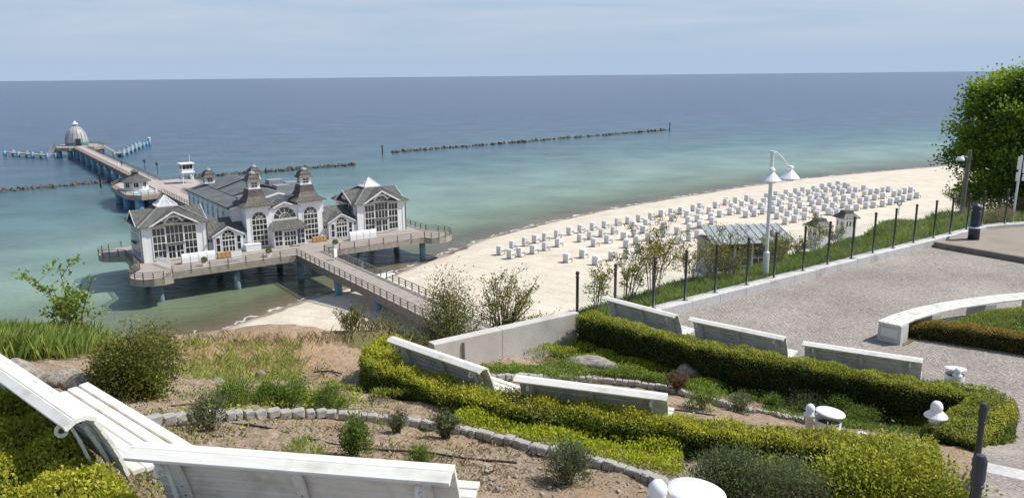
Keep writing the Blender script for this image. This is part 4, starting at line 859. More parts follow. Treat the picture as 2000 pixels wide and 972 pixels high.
# landing stages
def jetty(lab, p0, p1, n, z, grp=None, both=True):
    d = p1-p0; L = np.linalg.norm(d); rz = math.atan2(d[1], d[0])
    t = thing('landing_stage', lab, 'jetty', (p0[0], p0[1], 0), rz)
    MB().box(0,L,-1.5,1.5,z-.5,z).build('deck', 'fascia_wood', t)
    pl_ = MB().tube([(0,0,-2),(0,0,z+.9)], .7, 10).mesh('blue_pile', True)
    for k in range(n):
        for sy in ((-1.9, 1.9) if both else (-1.9,)): link('pile', pl_, t, (L*k/(n-1), sy, 0), (0,0,0), (1,1,rng.uniform(.92,1.08)))
    m = MB(); m.beam((L*.05,1.2,z+1.0),(L*.6,1.2,z+1.0), .08, .08)
    for k in range(6): m.beam((L*(.05+.11*k),1.2,z),(L*(.05+.11*k),1.2,z+1.0), .08, .08)
    m.build('handrail', 'rail_wood', t)
pA, pB = PZ(100,303,1.6)[:2], PZ(17,297,1.6)[:2]; jetty('low landing stage with few widely spaced blue piles by the diving gondola', pA, pB, 4, 1.6)
pC, pD = PZ(232,300,1.6)[:2], PZ(279,279,1.6)[:2]; jetty('low landing stage with closely set blue piles, lone mooring pile beyond it', pC, pD, 7, 1.6)
sp = PZ(292,283,0); o = thing('mooring_pile', 'lone blue mooring pile beyond the landing stage', 'pile', (sp[0],sp[1],0)); MB().tube([(0,0,-2),(0,0,3.8)], .9, 10).build('shaft', 'blue_pile', o, smooth=True); MB().lathe([(.95,3.6),(.95,3.9),(0,4.05)], 10).build('cap', 'white_plastic', o)
def gangway(lab, p0, p1, z0, z1):
    d = p1-p0; L = np.linalg.norm(d); rz = math.atan2(d[1], d[0]); t = thing('gangway', lab, 'gangway', (p0[0],p0[1],0), rz)
    MB().beam((0,0,z0-.1),(L,0,z1-.1), 1.8, .2).build('ramp', 'fascia_wood', t)
    for sy in (-.9,.9):
        m = MB(); m.tube([(0,sy,z0+1),(L*.35,sy,z0+1.1+(z1-z0)*.25),(L*.7,sy,z0+1+(z1-z0)*.68),(L,sy,z1+1)], .09, 5)
        for k in range(7): f = k/6; m.beam((L*f,sy,z0+(z1-z0)*f),(L*f,sy,z0+(z1-z0)*f+1.0), .07, .07)
        m.build('handrail', 'grey_metal', t)
hw0 = O2+ua*(-10.1)+va*283; hw1 = O2+ua*8.9+va*283
gangway('sloping gangway with arched rails down to the stage with few piles', hw0, pA, DZ, 1.75); gangway('sloping gangway with arched rails down to the stage with closely set piles', hw1, pC, DZ, 1.75)
# people on the walkway
def person(u, v, top, leg, lab, rz):
    t = pier_thing('person', lab, 'person', u, v, DZ, rz)
    J = [(0,0,.98),(0,.01,1.2),(0,0,1.42),(0,.01,1.52),(0,.03,1.66),(.1,0,.92),(.12,.12,.5),(.11,.05,.06),(.11,.17,.04),(-.1,0,.92),(-.12,-.1,.5),(-.11,-.24,.08),(-.11,-.14,.04),(.19,0,1.4),(.25,-.06,1.14),(.24,.08,.92),(-.19,0,1.4),(-.25,.05,1.14),(-.24,.12,.92)]
    E_ = [(0,1),(1,2),(2,3),(3,4),(0,5),(5,6),(6,7),(7,8),(0,9),(9,10),(10,11),(11,12),(2,13),(13,14),(14,15),(2,16),(16,17),(17,18)]
    R_ = [.15,.14,.15,.06,.11,.1,.065,.045,.04,.1,.065,.045,.04,.07,.045,.035,.07,.045,.035]
    me = bpy.data.meshes.new('person'); me.from_pydata(J, E_, []); me.materials.append(M[top])
    o = link('body', me, t); sk = o.modifiers.new('skin', 'SKIN'); ss = o.modifiers.new('sub', 'SUBSURF'); ss.levels = 1; ss.render_levels = 1
    for i, r in enumerate(R_): me.skin_vertices[0].data[i].radius = (r, r)
    me.skin_vertices[0].data[0].use_root = True
    MB().lathe([(0,1.57),(.075,1.6),(.1,1.68),(.09,1.76),(.05,1.81),(0,1.82)], 8, (0,.03,0)).build('hair', 'arm_dark', t, smooth=True)
person(-.4, 176, 'dark_trim', 'x', 'person in dark clothes walking on the pier walkway', .2)
person(-2.2, 171, 'canvas', 'x', 'person in pale clothes walking on the pier walkway beside another', .3)
# ------------------------------------------------------------------ breakwaters
def rock_mesh(seed, r=1.0, sub=2, rough=.25, m='rock', flat=.75):
    import bmesh
    bm = bmesh.new(); bmesh.ops.create_icosphere(bm, subdivisions=sub, radius=1); g = np.random.default_rng(seed); ax = norm(g.normal(0,1,(9,3))); k = g.uniform(.55,.95,9)
    for v in bm.verts:
        p = np.array(v.co)
        for a, kk in zip(ax, k):
            d = p@a
            if d > kk: p = p-a*(d-kk)*.9
        p = p*(1+rough*.25*g.normal()*(.35 if sub > 2 else 1)+(.06*math.sin(p[0]*5+seed)*math.sin(p[1]*6+p[2]*4) if sub > 2 else 0)); v.co = (p[0]*r, p[1]*r*g.uniform(.97,1.03), p[2]*r*flat)
    me = bpy.data.meshes.new('rock'); bm.to_mesh(me); bm.free(); me.materials.append(M[m]); return me
RK = [rock_mesh(i, 1, 1) for i in range(6)]
def breakwater(lab, p0, p1, n, sc):
    t = thing('breakwater', lab, 'breakwater', (p0[0], p0[1], 0), math.atan2(p1[1]-p0[1], p1[0]-p0[0])); L = np.linalg.norm(p1-p0)
    for i in range(n):
        s_ = sc*rng.uniform(.65,1.25); link('rock', RK[i%6], t, (L*(i+rng.uniform(-.4,.4))/n, rng.normal(0,1.1), rng.uniform(-.35,.2)*sc), tuple(rng.uniform(0,6,3)), (s_*1.1, s_, s_*.85))
breakwater('long dark rock breakwater lying far out off the beach', PZ(768,298,0)[:2], PZ(1306,254,0)[:2], 200, 1.2)
breakwater('rock breakwater running from behind the pavilion towers', PZ(372,347,0)[:2], PZ(697,322,0)[:2], 120, 1.2)
breakwater('rock breakwater reaching the walkway piles beside the kiosk platform', PZ(-60,379,0)[:2], PZ(230,354,0)[:2], 80, 1.1)
for px, py, h, lab in ((747,302,3.6,'slim dark marker post off the pavilion end of the long outlying breakwater'),(1308,256,4.5,'slim dark marker post at the outer end of the long outlying breakwater'),(197,366,3.8,'dark marker post standing in the rocks beside the walkway piles')):
    p = PZ(px,py,0); o = thing('marker_post', lab, 'post', (p[0],p[1],0)); MB().tube([(0,0,-1),(0,0,h)], .28, 6).build('shaft', 'dark_trim', o); MB().lathe([(.4,h),(.4,h+.5),(0,h+.6)], 6).build('topmark', 'dark_trim', o)
p = PZ(228,385,0); o = thing('marker_post', 'white topped pile standing in the water beside the side platform', 'post', (p[0],p[1],0)); MB().tube([(0,0,-1),(0,0,3.2)], .45, 7).build('shaft', 'white_paint', o); MB().lathe([(.55,3.2),(.55,3.6),(0,3.8)], 7).build('cap', 'dark_trim', o)
# ------------------------------------------------------------------ hooded beach chairs on the sand
def chair_proto():
    t = thing('beach_chair', '', 'beach chair', (0,0,0), 0, 'hooded white beach chairs on the sand'); w = .6
    prof = [(-.36,.12),(-.42,.8),(-.40,1.28),(-.30,1.5),(-.08,1.6),(.22,1.57),(.40,1.44)]
    MB().box(-w+.06,w-.06,-.44,-.395,.16,1.16).build('back_panel', 'wicker', t)
    m = MB()
    for (a, b), (c, d) in zip(prof[:-1], prof[1:]): m.add([(-w,a,b),(w,a,b),(w,c,d),(-w,c,d)], [(0,1,2,3)])
    m.build('hood', 'canvas', t)
    for sx in (-1, 1): MB().poly([(sx*w,a,b) for a, b in prof]+[(sx*w,.28,.95),(sx*w,.42,.75),(sx*w,.42,.12)]).build('side_panel', 'chair_side', t)
    MB().box(-w+.02,w-.02,-.36,.40,.1,.46).build('seat', 'wicker', t)
    for sx in (-1, 1): MB().tube([(sx*(w+.05),-.2,.75),(sx*(w+.05),.48,.75),(sx*(w+.05),.52,.68),(sx*(w+.05),.52,.02)], .05, 5).build('armrest', 'arm_dark', t)
    MB().box(-.5,.5,.42,.72,.08,.36).build('footrest', 'white_paint', t)
    return t
ch0 = chair_proto(); CH = []
def zone(ox, oy, sc, pts): CH.extend([(ox+x/sc, oy+y/sc) for x, y in pts])
zone(950,400,6.667,[(180,640),(345,575),(315,690),(440,665),(505,525),(640,490),(615,630),(770,465),(770,590),(925,425),(940,540),(1085,385),(1230,355),(1225,480),(1390,325),(1355,445),(1545,300),(1505,410),(1410,540),(1580,495),(1710,265),(1660,380),(1850,245),(1910,310),(1795,450),(1935,410),(1830,555),(1050,745),(1260,690),(1430,780),(1640,720),(1830,690),(1960,510),(1985,620),(1990,215)])
zone(1220,360,8.1,[(250,590),(420,555),(345,660),(585,505),(300,770),(740,480),(755,575),(630,710),(890,460),(640,830),(990,520),(1010,620),(1090,420),(1195,390),(1175,490),(1160,590),(1030,735),(840,790),(1195,690),(1345,460),(1440,370),(1370,560),(1510,515),(1390,630),(1160,840),(1030,895),(860,945),(385,885),(1600,325)])
zone(1400,350,8.1,[(150,380),(235,475),(300,375),(400,440),(480,340),(570,400),(215,560),(355,540),(545,510),(465,600),(600,585),(700,470),(735,550),(750,390),(880,440),(790,310),(890,530),(940,280),(910,360),(1000,420),(1050,330),(1030,520),(960,630),(1100,250),(1180,310),(1180,390),(1170,480),(1120,600),(1250,225),(1310,290),(1305,380),(1320,455),(1265,570),(1230,680),(1090,710),(1360,210),(1460,250),(1480,350),(1510,420),(1400,545),(1395,640),(1545,520),(1535,190),(1600,230),(1590,310),(1620,400),(1665,150),(1730,210),(1700,310),(1740,380),(1710,490),(1590,610),(1770,560)])
zone(1600,340,8.1,[(170,215),(225,270),(50,240),(310,265),(300,190),(410,215),(460,235),(375,325),(480,300),(580,290),(705,260),(265,450),(390,420),(245,345),(545,385),(720,355),(820,320),(920,315),(1005,295),(1095,280),(650,470),(755,440),(500,485),(380,535),(215,545),(285,650),(590,575),(745,545),(860,535),(880,415),(1005,390),(1005,510),(1130,480),(1235,455),(1330,430),(1185,355),(1270,335),(1350,305),(1450,290),(1440,405),(1545,375),(460,590)])
used = []
ch0.scale = (1.05, 1.05, 1.05)
for i, (px, py) in enumerate(CH):
    z = 2.05
    p = PZ(px, py+.5, z)
    if any(np.hypot(p[0]-a, p[1]-b) < 1.35 for a, b in used): continue
    used.append((p[0], p[1])); d = -coast_dist(np.array([p[0]]), np.array([p[1]]))[0]
    z = 2.2*(1-math.exp(-d/14.0))-.04 if d > 0 else .1
    p = PZ(px, py+.5, z); rz = math.radians(-52+rng.normal(0, 7))
    lab = 'hooded white wicker beach chair standing among many on the pale sand'
    if len(used) == 1: ch0.location = (p[0],p[1],z); ch0.rotation_euler = (0,0,rz); ch0['label'] = lab
    else: dup(ch0, (p[0],p[1],z), rz, lab)
# ------------------------------------------------------------------ beach buildings
def beach_kiosk(px, py, lab, w=2.7, top=411):
    p = PZ(px, py, 2.1); t = thing('beach_kiosk', lab, 'kiosk', p, math.radians(12)); d = np.hypot(p[0], p[1]); h = 4.2
    MB().box(-w/2,w/2,-w/2,w/2,0,h).build('wall', 'wall_white', t)
    m = MB(); e = w/2+.5
    for k in range(4):
        c, s = [(1,0),(0,1),(-1,0),(0,-1)][k]
        def R(x, y, z): return (x*c-y*s, x*s+y*c, z)
        roof_plane(m, R(-e,-e,h-.05), R(e,-e,h-.05), R(.95,-.95,h+.75), R(-.95,-.95,h+.75), 5)
        roof_plane(m, R(-.95,-.95,h+.75), R(.95,-.95,h+.75), R(.8,-.8,h+1.25), R(-.8,-.8,h+1.25), 3)
    m.box(-.82,.82,-.82,.82,h+1.2,h+1.3); m.build('roof', 'slate_roof', t)
    for x in (-.7, 0, .7): window(t, (x,-w/2-.04,2.5), 0, .38, 1.0, 1, 1, fr=.06)
    for y in (-.6, .6): window(t, (-w/2-.04,y,2.5), -PI/2, .38, 1.0, 1, 1, fr=.06)
beach_kiosk(1650, 464, 'white beach kiosk with flared grey roof standing by the last chairs'); beach_kiosk(1597, 482, 'white beach kiosk with flared grey roof half hidden by shrubs, nearer the metal-roofed shed')
bs = PY(1450, 500, 70.0); t = thing('cliff_shelter', 'shelter on the cliff side with a pale sheet metal roof and dark sign band', 'shelter', (bs[0],bs[1],16.2), math.radians(8))
MB().box(-3.3,3.3,-1.5,2.6,0,3.2).build('wall', 'grey_metal', t); MB().box(-3.6,3.6,-2.2,2.8,-13,-.02).build('plinth', 'concrete', t)
MB().box(-3.4,3.4,-1.75,-1.52,2.1,3.15).build('sign_band', 'dark_trim', t)
m = MB(); roof_plane(m, (-3.8,-2.4,3.35),(3.8,-2.4,3.35),(3.6,1.1,4.35),(-3.6,1.1,4.35), 10, .08, .04); roof_plane(m, (3.8,3.2,3.7),(-3.8,3.2,3.7),(-3.6,1.1,4.35),(3.6,1.1,4.35), 10, .08, .04); m.build('roof', 'tin_roof', t)
for k in range(5): MB().box(-3.2+1.6*k-.06,-3.2+1.6*k+.06,-2.05,-1.93,0,3.36).build('post', 'lamp_grey', t)
MB().box(-3.3,-.6,-2.12,-2.06,.75,.85).build('rail', 'white_paint', t)
for k in range(4): window(t, (-2.4+1.6*k,-1.54,.5), 0, 1.0, 1.3, 2, 2, fr=.06)
# pale line of drift wood and boats hauled on the sand
for px, py, L, lab in ((742,540,6.5,'white upturned boat hull lying on the sand below the pavilion bay'),):
    p = PZ(px,py,.5); t = thing('boat_hull', lab, 'boat', (p[0],p[1],.35), math.radians(48)); m = MB(); n = 14
    for k in range(n):
        f0, f1 = k/n, (k+1)/n
        def sec(f): w = .85*math.sin(PI*min(max(f*.92+.06,0),1))**.7; return [(L*(f-.5),-w,0),(L*(f-.5),-w*.6,.45*min(1,w*1.4)),(L*(f-.5),0,.6*min(1,w*1.4)),(L*(f-.5),w*.6,.45*min(1,w*1.4)),(L*(f-.5),w,0)]
        a, b = sec(f0), sec(f1); m.add(a+b, [(i,i+1,6+i,5+i) for i in range(4)])
    m.build('hull', 'white_paint', t, smooth=True); MB().beam((-L*.45,0,.6),(L*.45,0,.62), .08, .1).build('keel', 'canvas', t)
# ------------------------------------------------------------------ street furniture
lp = PZ(1494, 546, 27.95)
t = thing('street_lamp', 'white double street lamp with conical shades behind the glass fence', 'street lamp', (lp[0],lp[1],27.8))
MB().lathe([(.09,0),(.09,1.0),(.055,1.03),(.052,3.35),(.06,3.36),(.05,3.92),(.075,3.93),(.075,4.0),(0,4.0)], 12).build('pole', 'lamp_grey', t, smooth=False)
MB().tube([(0,0,3.94),(.12,.02,3.96),(.3,.03,3.8),(.52,.04,3.52)], .022, 6).build('arm', 'lamp_grey', t)
for x, y, z in ((-.02,-.1,3.2),(.56,.04,3.25)):
    h = MB().lathe([(.0,.32),(.075,.31),(.10,.25),(.07,.19),(.09,.17),(.27,-.03),(.285,-.05),(.16,-.045),(0,-.045)], 18, (x,y,z)).build('lamp_shade', 'white_plastic', t)
    MB().lathe([(.15,-.05),(.15,-.09),(.10,-.13),(0,-.14)], 14, (x,y,z)).build('diffuser', 'canvas', h)
p = PZ(1901, 467, 28.13); t = thing('bollard', 'thick navy bollard with domed head and pale ring on the gravel terrace', 'bollard', p)
MB().lathe([(.19,0),(.19,.42),(.165,.45),(.15,.95),(.165,.97),(.165,1.0),(.12,1.02),(.15,1.06),(.165,1.14),(.13,1.23),(0,1.27)], 16).build('body', 'navy_paint', t, smooth=True)
MB().lathe([(.193,.41),(.197,.42),(.197,.45),(.18,.46)], 16).build('ring', 'lamp_grey', t)
q = PZ(1877, 440, 27.6); p = PY(1877, 410, 33.5); t = thing('camera_pole', 'dark wooden pole with a white dome camera on a short arm behind the fence', 'pole', (p[0],p[1],27.0))
MB().tube([(0,0,0),(.1,0,3.75)], [.10,.085], 10).build('pole', 'rail_wood', t); MB().tube([(.1,0,3.45),(-.25,-.05,3.5),(-.3,-.05,3.42)], .035, 6).build('arm', 'lamp_grey', t)
MB().lathe([(0,.12),(.12,.11),(.17,.02),(.17,-.03)], 14, (-.3,-.05,3.36)).build('camera_housing', 'white_plastic', t); MB().lathe([(.15,-.03),(.12,-.13),(0,-.18)], 14, (-.3,-.05,3.36)).build('camera_dome', 'dark_glass', t, smooth=True)
p = PY(1978, 425, 31.2); t = thing('sign_post', 'grey metal post carrying white direction signs by the tree', 'sign', (p[0],p[1],28.0))
MB().tube([(0,0,0),(.05,0,2.75)], .045, 8).build('pole', 'lamp_grey', t)
for x0, x1, z0, z1 in ((-.12,.0,2.2,2.7),(.12,.5,2.05,2.6),(-.12,-.02,1.75,2.1),(.14,.4,1.75,2.0)): MB().box(x0,x1,-.07,-.05,z0,z1).build('sign_plate', 'white_paint', t)
# round sign on the beach path
p = PZ(1755,419,2.2); t = thing('beach_sign', 'round dark rimmed sign on a thin post beyond the grass bank', 'sign', p); MB().tube([(0,0,0),(0,0,2.2)], .06, 6).build('pole', 'dark_trim', t)
MB().tube([(.55*math.cos(k*PI/8),0,2.6+.55*math.sin(k*PI/8)) for k in range(17)], .09, 6).build('rim', 'dark_trim', t); MB().poly([(.5*math.cos(k*PI/8),-.02,2.6+.5*math.sin(k*PI/8)) for k in range(16)]).build('plate', 'lamp_grey', t)
def bin_(p, rz, lab, open_=.25):
    t = thing('litter_bin', lab, 'litter bin', p, rz)
    MB().lathe([(.055,0),(.05,.60),(.085,.61),(.085,.63),(.05,.65),(.062,.69),(.06,.73),(.03,.765),(0,.77)], 12, (-.24,0,0)).build('post', 'white_plastic', t, smooth=True)
    m = MB(); n = 24
    for z0, z1 in ((.10,.24),(.28,.42),(.46,.56)):
        m.add([(.165*math.cos(2*PI*k/n),.165*math.sin(2*PI*k/n),z) for z in (z0,z1) for k in range(n)], [(k,(k+1)%n,n+(k+1)%n,n+k) for k in range(n)])
    for k in range(0, n, 2):
        for z0, z1 in ((.24,.28),(.42,.46)):
            a, b = 2*PI*k/n, 2*PI*(k+1)/n; m.add([(.165*math.cos(a),.165*math.sin(a),z0),(.165*math.cos(b),.165*math.sin(b),z0),(.165*math.cos(b),.165*math.sin(b),z1),(.165*math.cos(a),.165*math.sin(a),z1)], [(0,1,2,3)])
    m.build('basket', 'white_plastic', t); MB().lathe([(.15,.1),(.15,.5),(0,.5)], 14).build('liner', 'dark_trim', t)
    l = MB().lathe([(.0,-.012),(.185,-.012),(.19,0),(.185,.012),(.09,.022),(0,.025)], 28).build('lid', 'white_plastic', t, (.02,0,.66), (0,.12,0), smooth=True)
    MB().beam((-.22,0,.60),(-.12,0,.63), .03, .04).build('bracket', 'white_plastic', t)
def PG(px, py, dz=0.0):
    z = 29.0
    for _ in range(40): p = PZ(px, py, z); z = .5*z+.5*(float(ground(p[0], p[1]))+dz)
    p = PZ(px, py, z); return p
p = PZ(1355,962,31.38); bin_((p[0],p[1],30.72), math.radians(188-180), 'white litter bin with round lid and ball-topped post beside the stone edging')
p = PZ(1619,805,29.58); bin_((p[0],p[1],28.92), math.radians(-8), 'white litter bin with tilted round lid between the two rows of hedge')
p = PZ(1866,720,28.66); bin_((p[0],p[1],28.0), math.radians(70), 'white litter bin with round lid on the cobbles past the last bench')
p = PZ(1830,792,29.0); t = thing('bollard_lamp', 'white mushroom bollard lamp beside the hedge corner', 'lamp', (p[0],p[1],28.1))
MB().lathe([(.085,0),(.075,.72),(.06,.73)], 14).build('post', 'white_plastic', t); MB().lathe([(.05,.86),(.165,.745),(.172,.73),(.07,.735)], 20).build('shade', 'white_plastic', t); MB().lathe([(.09,.845),(.09,.88),(.073,.94),(.042,.97),(0,.98)], 16).build('cap', 'white_plastic', t, smooth=True)
p = PZ(1683,847,29.78); t = thing('bollard_lamp', 'white ball-topped bollard just showing above the yellow hedge', 'lamp', (p[0],p[1],28.9))
MB().lathe([(.06,0),(.05,.74),(.085,.75),(.05,.78)], 12).build('post', 'white_plastic', t); MB().lathe([(0,.74),(.06,.76),(.09,.83),(.06,.89),(0,.91)], 14).build('cap', 'white_plastic', t, smooth=True)
hr = thing('handrail', 'dark metal handrail posts with capped heads beside the cobbled path', 'handrail', (RL0[0],RL0[1],30.8), 0)
for k, tt in enumerate((-.02, .34)):
    q = pd*tt*L_; z = -2.79*max(tt, 0)-.1
    MB().lathe([(.029,0),(.029,.9),(.038,.91),(.038,.925),(.032,.93),(.032,.945),(.038,.95),(.038,1.08),(.025,1.11),(0,1.115)], 12).build('post', 'fence_metal', hr, (q[0],q[1],z), smooth=False)
# ------------------------------------------------------------------ planter with curved bench
seat_px = [(1714,626),(1745,613),(1790,600),(1840,590),(1900,581),(1960,574),(2010,570)]
sp_ = [PZ(*p, 28.46)[:2] for p in seat_px]
sp_ += [sp_[-1]+(sp_[-1]-sp_[-2])*k*1.0+np.array([.0,-.12])*k*k for k in (1,2,3,4)]
cb_ = thing('curved_bench', 'long curved white slatted bench on concrete blocks edging the planted mound', 'bench', (sp_[0][0],sp_[0][1],28))
arr = np.array(sp_); tang = norm(np.gradient(arr, axis=0)); inw = np.stack([tang[:,1], -tang[:,0]], 1)
for k in range(5):
    off = .05+.105*k; q = arr+inw*off-arr[0]
    m = MB()
    for a, b in zip(q[:-1], q[1:]): m.beam((a[0],a[1],.445),(b[0],b[1],.445), .085, .035)
    m.build('slat', 'bench_paint', cb_)
for i in (0, 2, 4, 6, 8):
    d = tang[i]; o = arr[i]-arr[0]+inw[i]*.27+d*(.22 if i == 0 else 0)
    bo = MB().box(-.18,.18,-.26,.26,0,.42).build('block', 'concrete', cb_, (o[0],o[1],0), (0,0,math.atan2(d[1],d[0])))
    if i == 0: MB().box(-.196,-.181,-.19,.19,.13,.33).build('plaque', 'plaque', bo)
mound = MB(); mo = arr+inw*.62; far_ = [PZ(*p, 28)[:2] for p in ((1765,650),(1850,665),(1930,677),(2010,690))]; far_ += [far_[-1]+(far_[-1]-far_[-2])*k for k in (1,2)]
ri = np.linspace(0, 1, 14); na = 24
Pa = np.stack([np.interp(np.linspace(0,1,na), np.linspace(0,1,len(mo)), mo[:,j]) for j in (0,1)], 1); fa_ = np.array(far_); Pb = np.stack([np.interp(np.linspace(0,1,na), np.linspace(0,1,len(fa_)), fa_[:,j]) for j in (0,1)], 1)
U_, R2 = np.meshgrid(np.arange(na), ri, indexing='ij'); X = Pa[U_,0]*(1-R2)+Pb[U_,0]*R2; Y = Pa[U_,1]*(1-R2)+Pb[U_,1]*R2
Zm = 28.02+.42*np.sin(PI*np.clip(R2*.8+.15,0,1))*smooth(.08,.4,U_/na)
mt = grid_mesh('planted_mound', X, Y, Zm, 'turf'); kind(mt, 'structure')
nb = 14000; iu = rng.uniform(2.2, na-1.3, nb); ir = rng.uniform(.02,.9,nb); i0 = iu.astype(int); fu_ = iu-i0
bx0 = (Pa[i0]*(1-fu_)[:,None]+Pa[i0+1]*fu_[:,None])*(1-ir)[:,None]+(Pb[i0]*(1-fu_)[:,None]+Pb[i0+1]*fu_[:,None])*ir[:,None]
bz = 28.02+.42*np.sin(PI*np.clip(ir*.8+.15,0,1))*smooth(.08,.4,iu/na)-.01
me = blade_mesh(np.column_stack([bx0,bz]), .10, .014, .6, np.clip(rng.normal(.35,.25,nb)+.3*np.sin(bx0[:,0]*2)*np.sin(bx0[:,1]*3),0,1), 'grass_blade')
tag(kind(link('mound_grass', me), 'stuff'), 'short grass covering the planted mound inside the curved bench', 'grass')
# ------------------------------------------------------------------ vegetation
def resample(path, step=.12):
    P = np.array(path, float); seg = np.linalg.norm(np.diff(P, axis=0), axis=1); s = np.concatenate([[0], np.cumsum(seg)]); n = max(2, int(s[-1]/step)); u = np.linspace(0, s[-1], n)
    # round the corners a little
    Q = np.stack([np.interp(u, s, P[:,j]) for j in range(2)], 1)
    for _ in range(3): Q[1:-1] = (Q[:-2]+2*Q[1:-1]+Q[2:])/4
    return Q, s[-1]
def hedge(label, path, width0, zb, zt, mat, dens=3200, leaf=.036, top_tint=.8, side_tint=.12, bumpy=.05, name='clipped_hedge', ragged=.0):
    Q, L = resample(path); T = norm(np.gradient(Q, axis=0)); Nn = np.stack([-T[:,1], T[:,0]], 1); n = len(Q)
    zb = np.broadcast_to(np.interp(np.linspace(0,1,n), np.linspace(0,1,len(np.atleast_1d(zb))), np.atleast_1d(zb)), (n,)); zt = np.interp(np.linspace(0,1,n), np.linspace(0,1,len(np.atleast_1d(zt))), np.atleast_1d(zt))
    t = thing(name, label, 'hedge', (Q[0][0], Q[0][1], float(zb[0]))); o0 = np.array([Q[0][0], Q[0][1], float(zb[0])])
    wa = np.interp(np.linspace(0,1,n), np.linspace(0,1,len(np.atleast_1d(width0))), np.atleast_1d(width0)); width = float(wa.mean()); ins = .07; wi = wa/2-ins
    X = np.stack([Q[:,0]+Nn[:,0]*a*wi for a in (-1,-1,1,1)], 1)-o0[0]; Y = np.stack([Q[:,1]+Nn[:,1]*a*wi for a in (-1,-1,1,1)], 1)-o0[1]
    Z = np.stack([zb-.1, zt-ins, zt-ins, zb-.1], 1)-o0[2]
    grid_mesh('branches', X, Y, Z, 'hedge_core', t, smooth=False)
    hh = float(np.mean(zt-zb)); per = width+2*hh; N_ = int(dens*L*per)
    def samp(N_, inner):
        iu = rng.uniform(0, n-1.001, N_); i = iu.astype(int); q = Q[i]+(Q[i+1]-Q[i])*(iu-i)[:,None]; nn = Nn[i]; zbi = zb[i]; zti = zt[i]; H_ = zti-zbi
        r = rng.uniform(0, 1, N_); a = hh/per; b = (hh+width)/per; w = wa[i]/2
        f = np.where(r < a, r/a, np.where(r < b, 1, (1-r)/(1-b))); lat = np.where(r < a, -w, np.where(r < b, -w+(r-a)/(b-a)*2*w, w))
        lump = bumpy*(np.sin(iu*.37+lat*9)*np.sin(iu*.21+f*7+lat*5)+.6*np.sin(iu*1.3+f*11))
        # rounded shoulders
        rnd = .06*np.clip((f-.8)/.2,0,1)**2*(np.abs(lat) >= w-1e-6)
        latn = np.sign(lat)*(np.abs(lat)-rnd-inner+lump*.6*(np.abs(lat) >= w-1e-6))
        z = zbi+H_*f+np.where((r>=a)&(r<b), lump-.05*np.clip((np.abs(lat)-w*.75)/(w*.25),0,1)-inner, 0)+ragged*rng.exponential(.3,N_)*(f>=.97)
        c = np.column_stack([q+nn*latn[:,None], z])-o0
        top = (r >= a) & (r < b)
        nrm = np.where(top[:,None], np.array([0,0,1.]), np.column_stack([nn*np.sign(lat)[:,None], np.full(N_,.35)]))
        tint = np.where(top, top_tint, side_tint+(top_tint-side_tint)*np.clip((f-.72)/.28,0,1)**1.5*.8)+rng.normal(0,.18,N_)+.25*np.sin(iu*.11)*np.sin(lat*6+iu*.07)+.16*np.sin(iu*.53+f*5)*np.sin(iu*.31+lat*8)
        return c, nrm, tint
    c, nr, ti = samp(N_, 0.0); c2, n2, t2 = samp(N_//2, .045)
    ends = []
    for e_, sg_ in ((0, -1), (n-1, 1)):
        k_ = int(dens*wa[e_]*(zt[e_]-zb[e_])*1.6); la = rng.uniform(-.5,.5,k_)*wa[e_]; fz = rng.uniform(0,1,k_)
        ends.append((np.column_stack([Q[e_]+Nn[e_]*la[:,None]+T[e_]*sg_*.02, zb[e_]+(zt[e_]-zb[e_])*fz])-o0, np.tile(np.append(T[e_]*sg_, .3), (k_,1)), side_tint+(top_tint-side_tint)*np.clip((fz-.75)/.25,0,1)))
    c = np.concatenate([c, c2]+[q_[0] for q_ in ends]); n2 = np.concatenate([n2]+[q_[1] for q_ in ends]); t2 = np.concatenate([t2]+[q_[2] for q_ in ends]); c += rng.normal(0, .012, c.shape)
    me = leaf_mesh(c, np.concatenate([nr, n2]), leaf, leaf*.62, np.concatenate([ti, t2*.8]), mat, .75); link('foliage', me, t)
    return t
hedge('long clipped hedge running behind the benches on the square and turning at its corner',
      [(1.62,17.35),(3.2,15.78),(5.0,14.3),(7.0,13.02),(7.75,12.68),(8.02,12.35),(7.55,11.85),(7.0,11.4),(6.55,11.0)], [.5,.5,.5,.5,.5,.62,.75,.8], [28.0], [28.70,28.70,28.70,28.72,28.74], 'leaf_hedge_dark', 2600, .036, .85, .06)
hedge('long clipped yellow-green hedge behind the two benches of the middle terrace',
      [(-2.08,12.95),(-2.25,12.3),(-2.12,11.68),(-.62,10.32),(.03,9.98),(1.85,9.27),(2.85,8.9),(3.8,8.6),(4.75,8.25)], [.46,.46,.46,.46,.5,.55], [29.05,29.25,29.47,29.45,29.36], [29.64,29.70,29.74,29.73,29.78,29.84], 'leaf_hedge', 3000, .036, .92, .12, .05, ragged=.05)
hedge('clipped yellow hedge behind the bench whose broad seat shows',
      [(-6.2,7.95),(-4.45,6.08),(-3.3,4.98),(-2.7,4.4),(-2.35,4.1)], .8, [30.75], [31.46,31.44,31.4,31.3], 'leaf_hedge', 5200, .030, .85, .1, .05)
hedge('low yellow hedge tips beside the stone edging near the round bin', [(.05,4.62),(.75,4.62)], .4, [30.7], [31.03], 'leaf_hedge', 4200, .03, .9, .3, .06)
hedge('low brownish clipped hedge in front of the planted mound', [PZ(1744,648,28)[:2],PZ(1800,657,28)[:2],PZ(1850,664,28)[:2],PZ(1930,676,28)[:2],PZ(2020,690,28)[:2],PZ(2120,705,28)[:2]], .5, [28.0], [28.18,28.36,28.40,28.40,28.40,28.40], 'leaf_brown', 2600, .036, .95, .2)
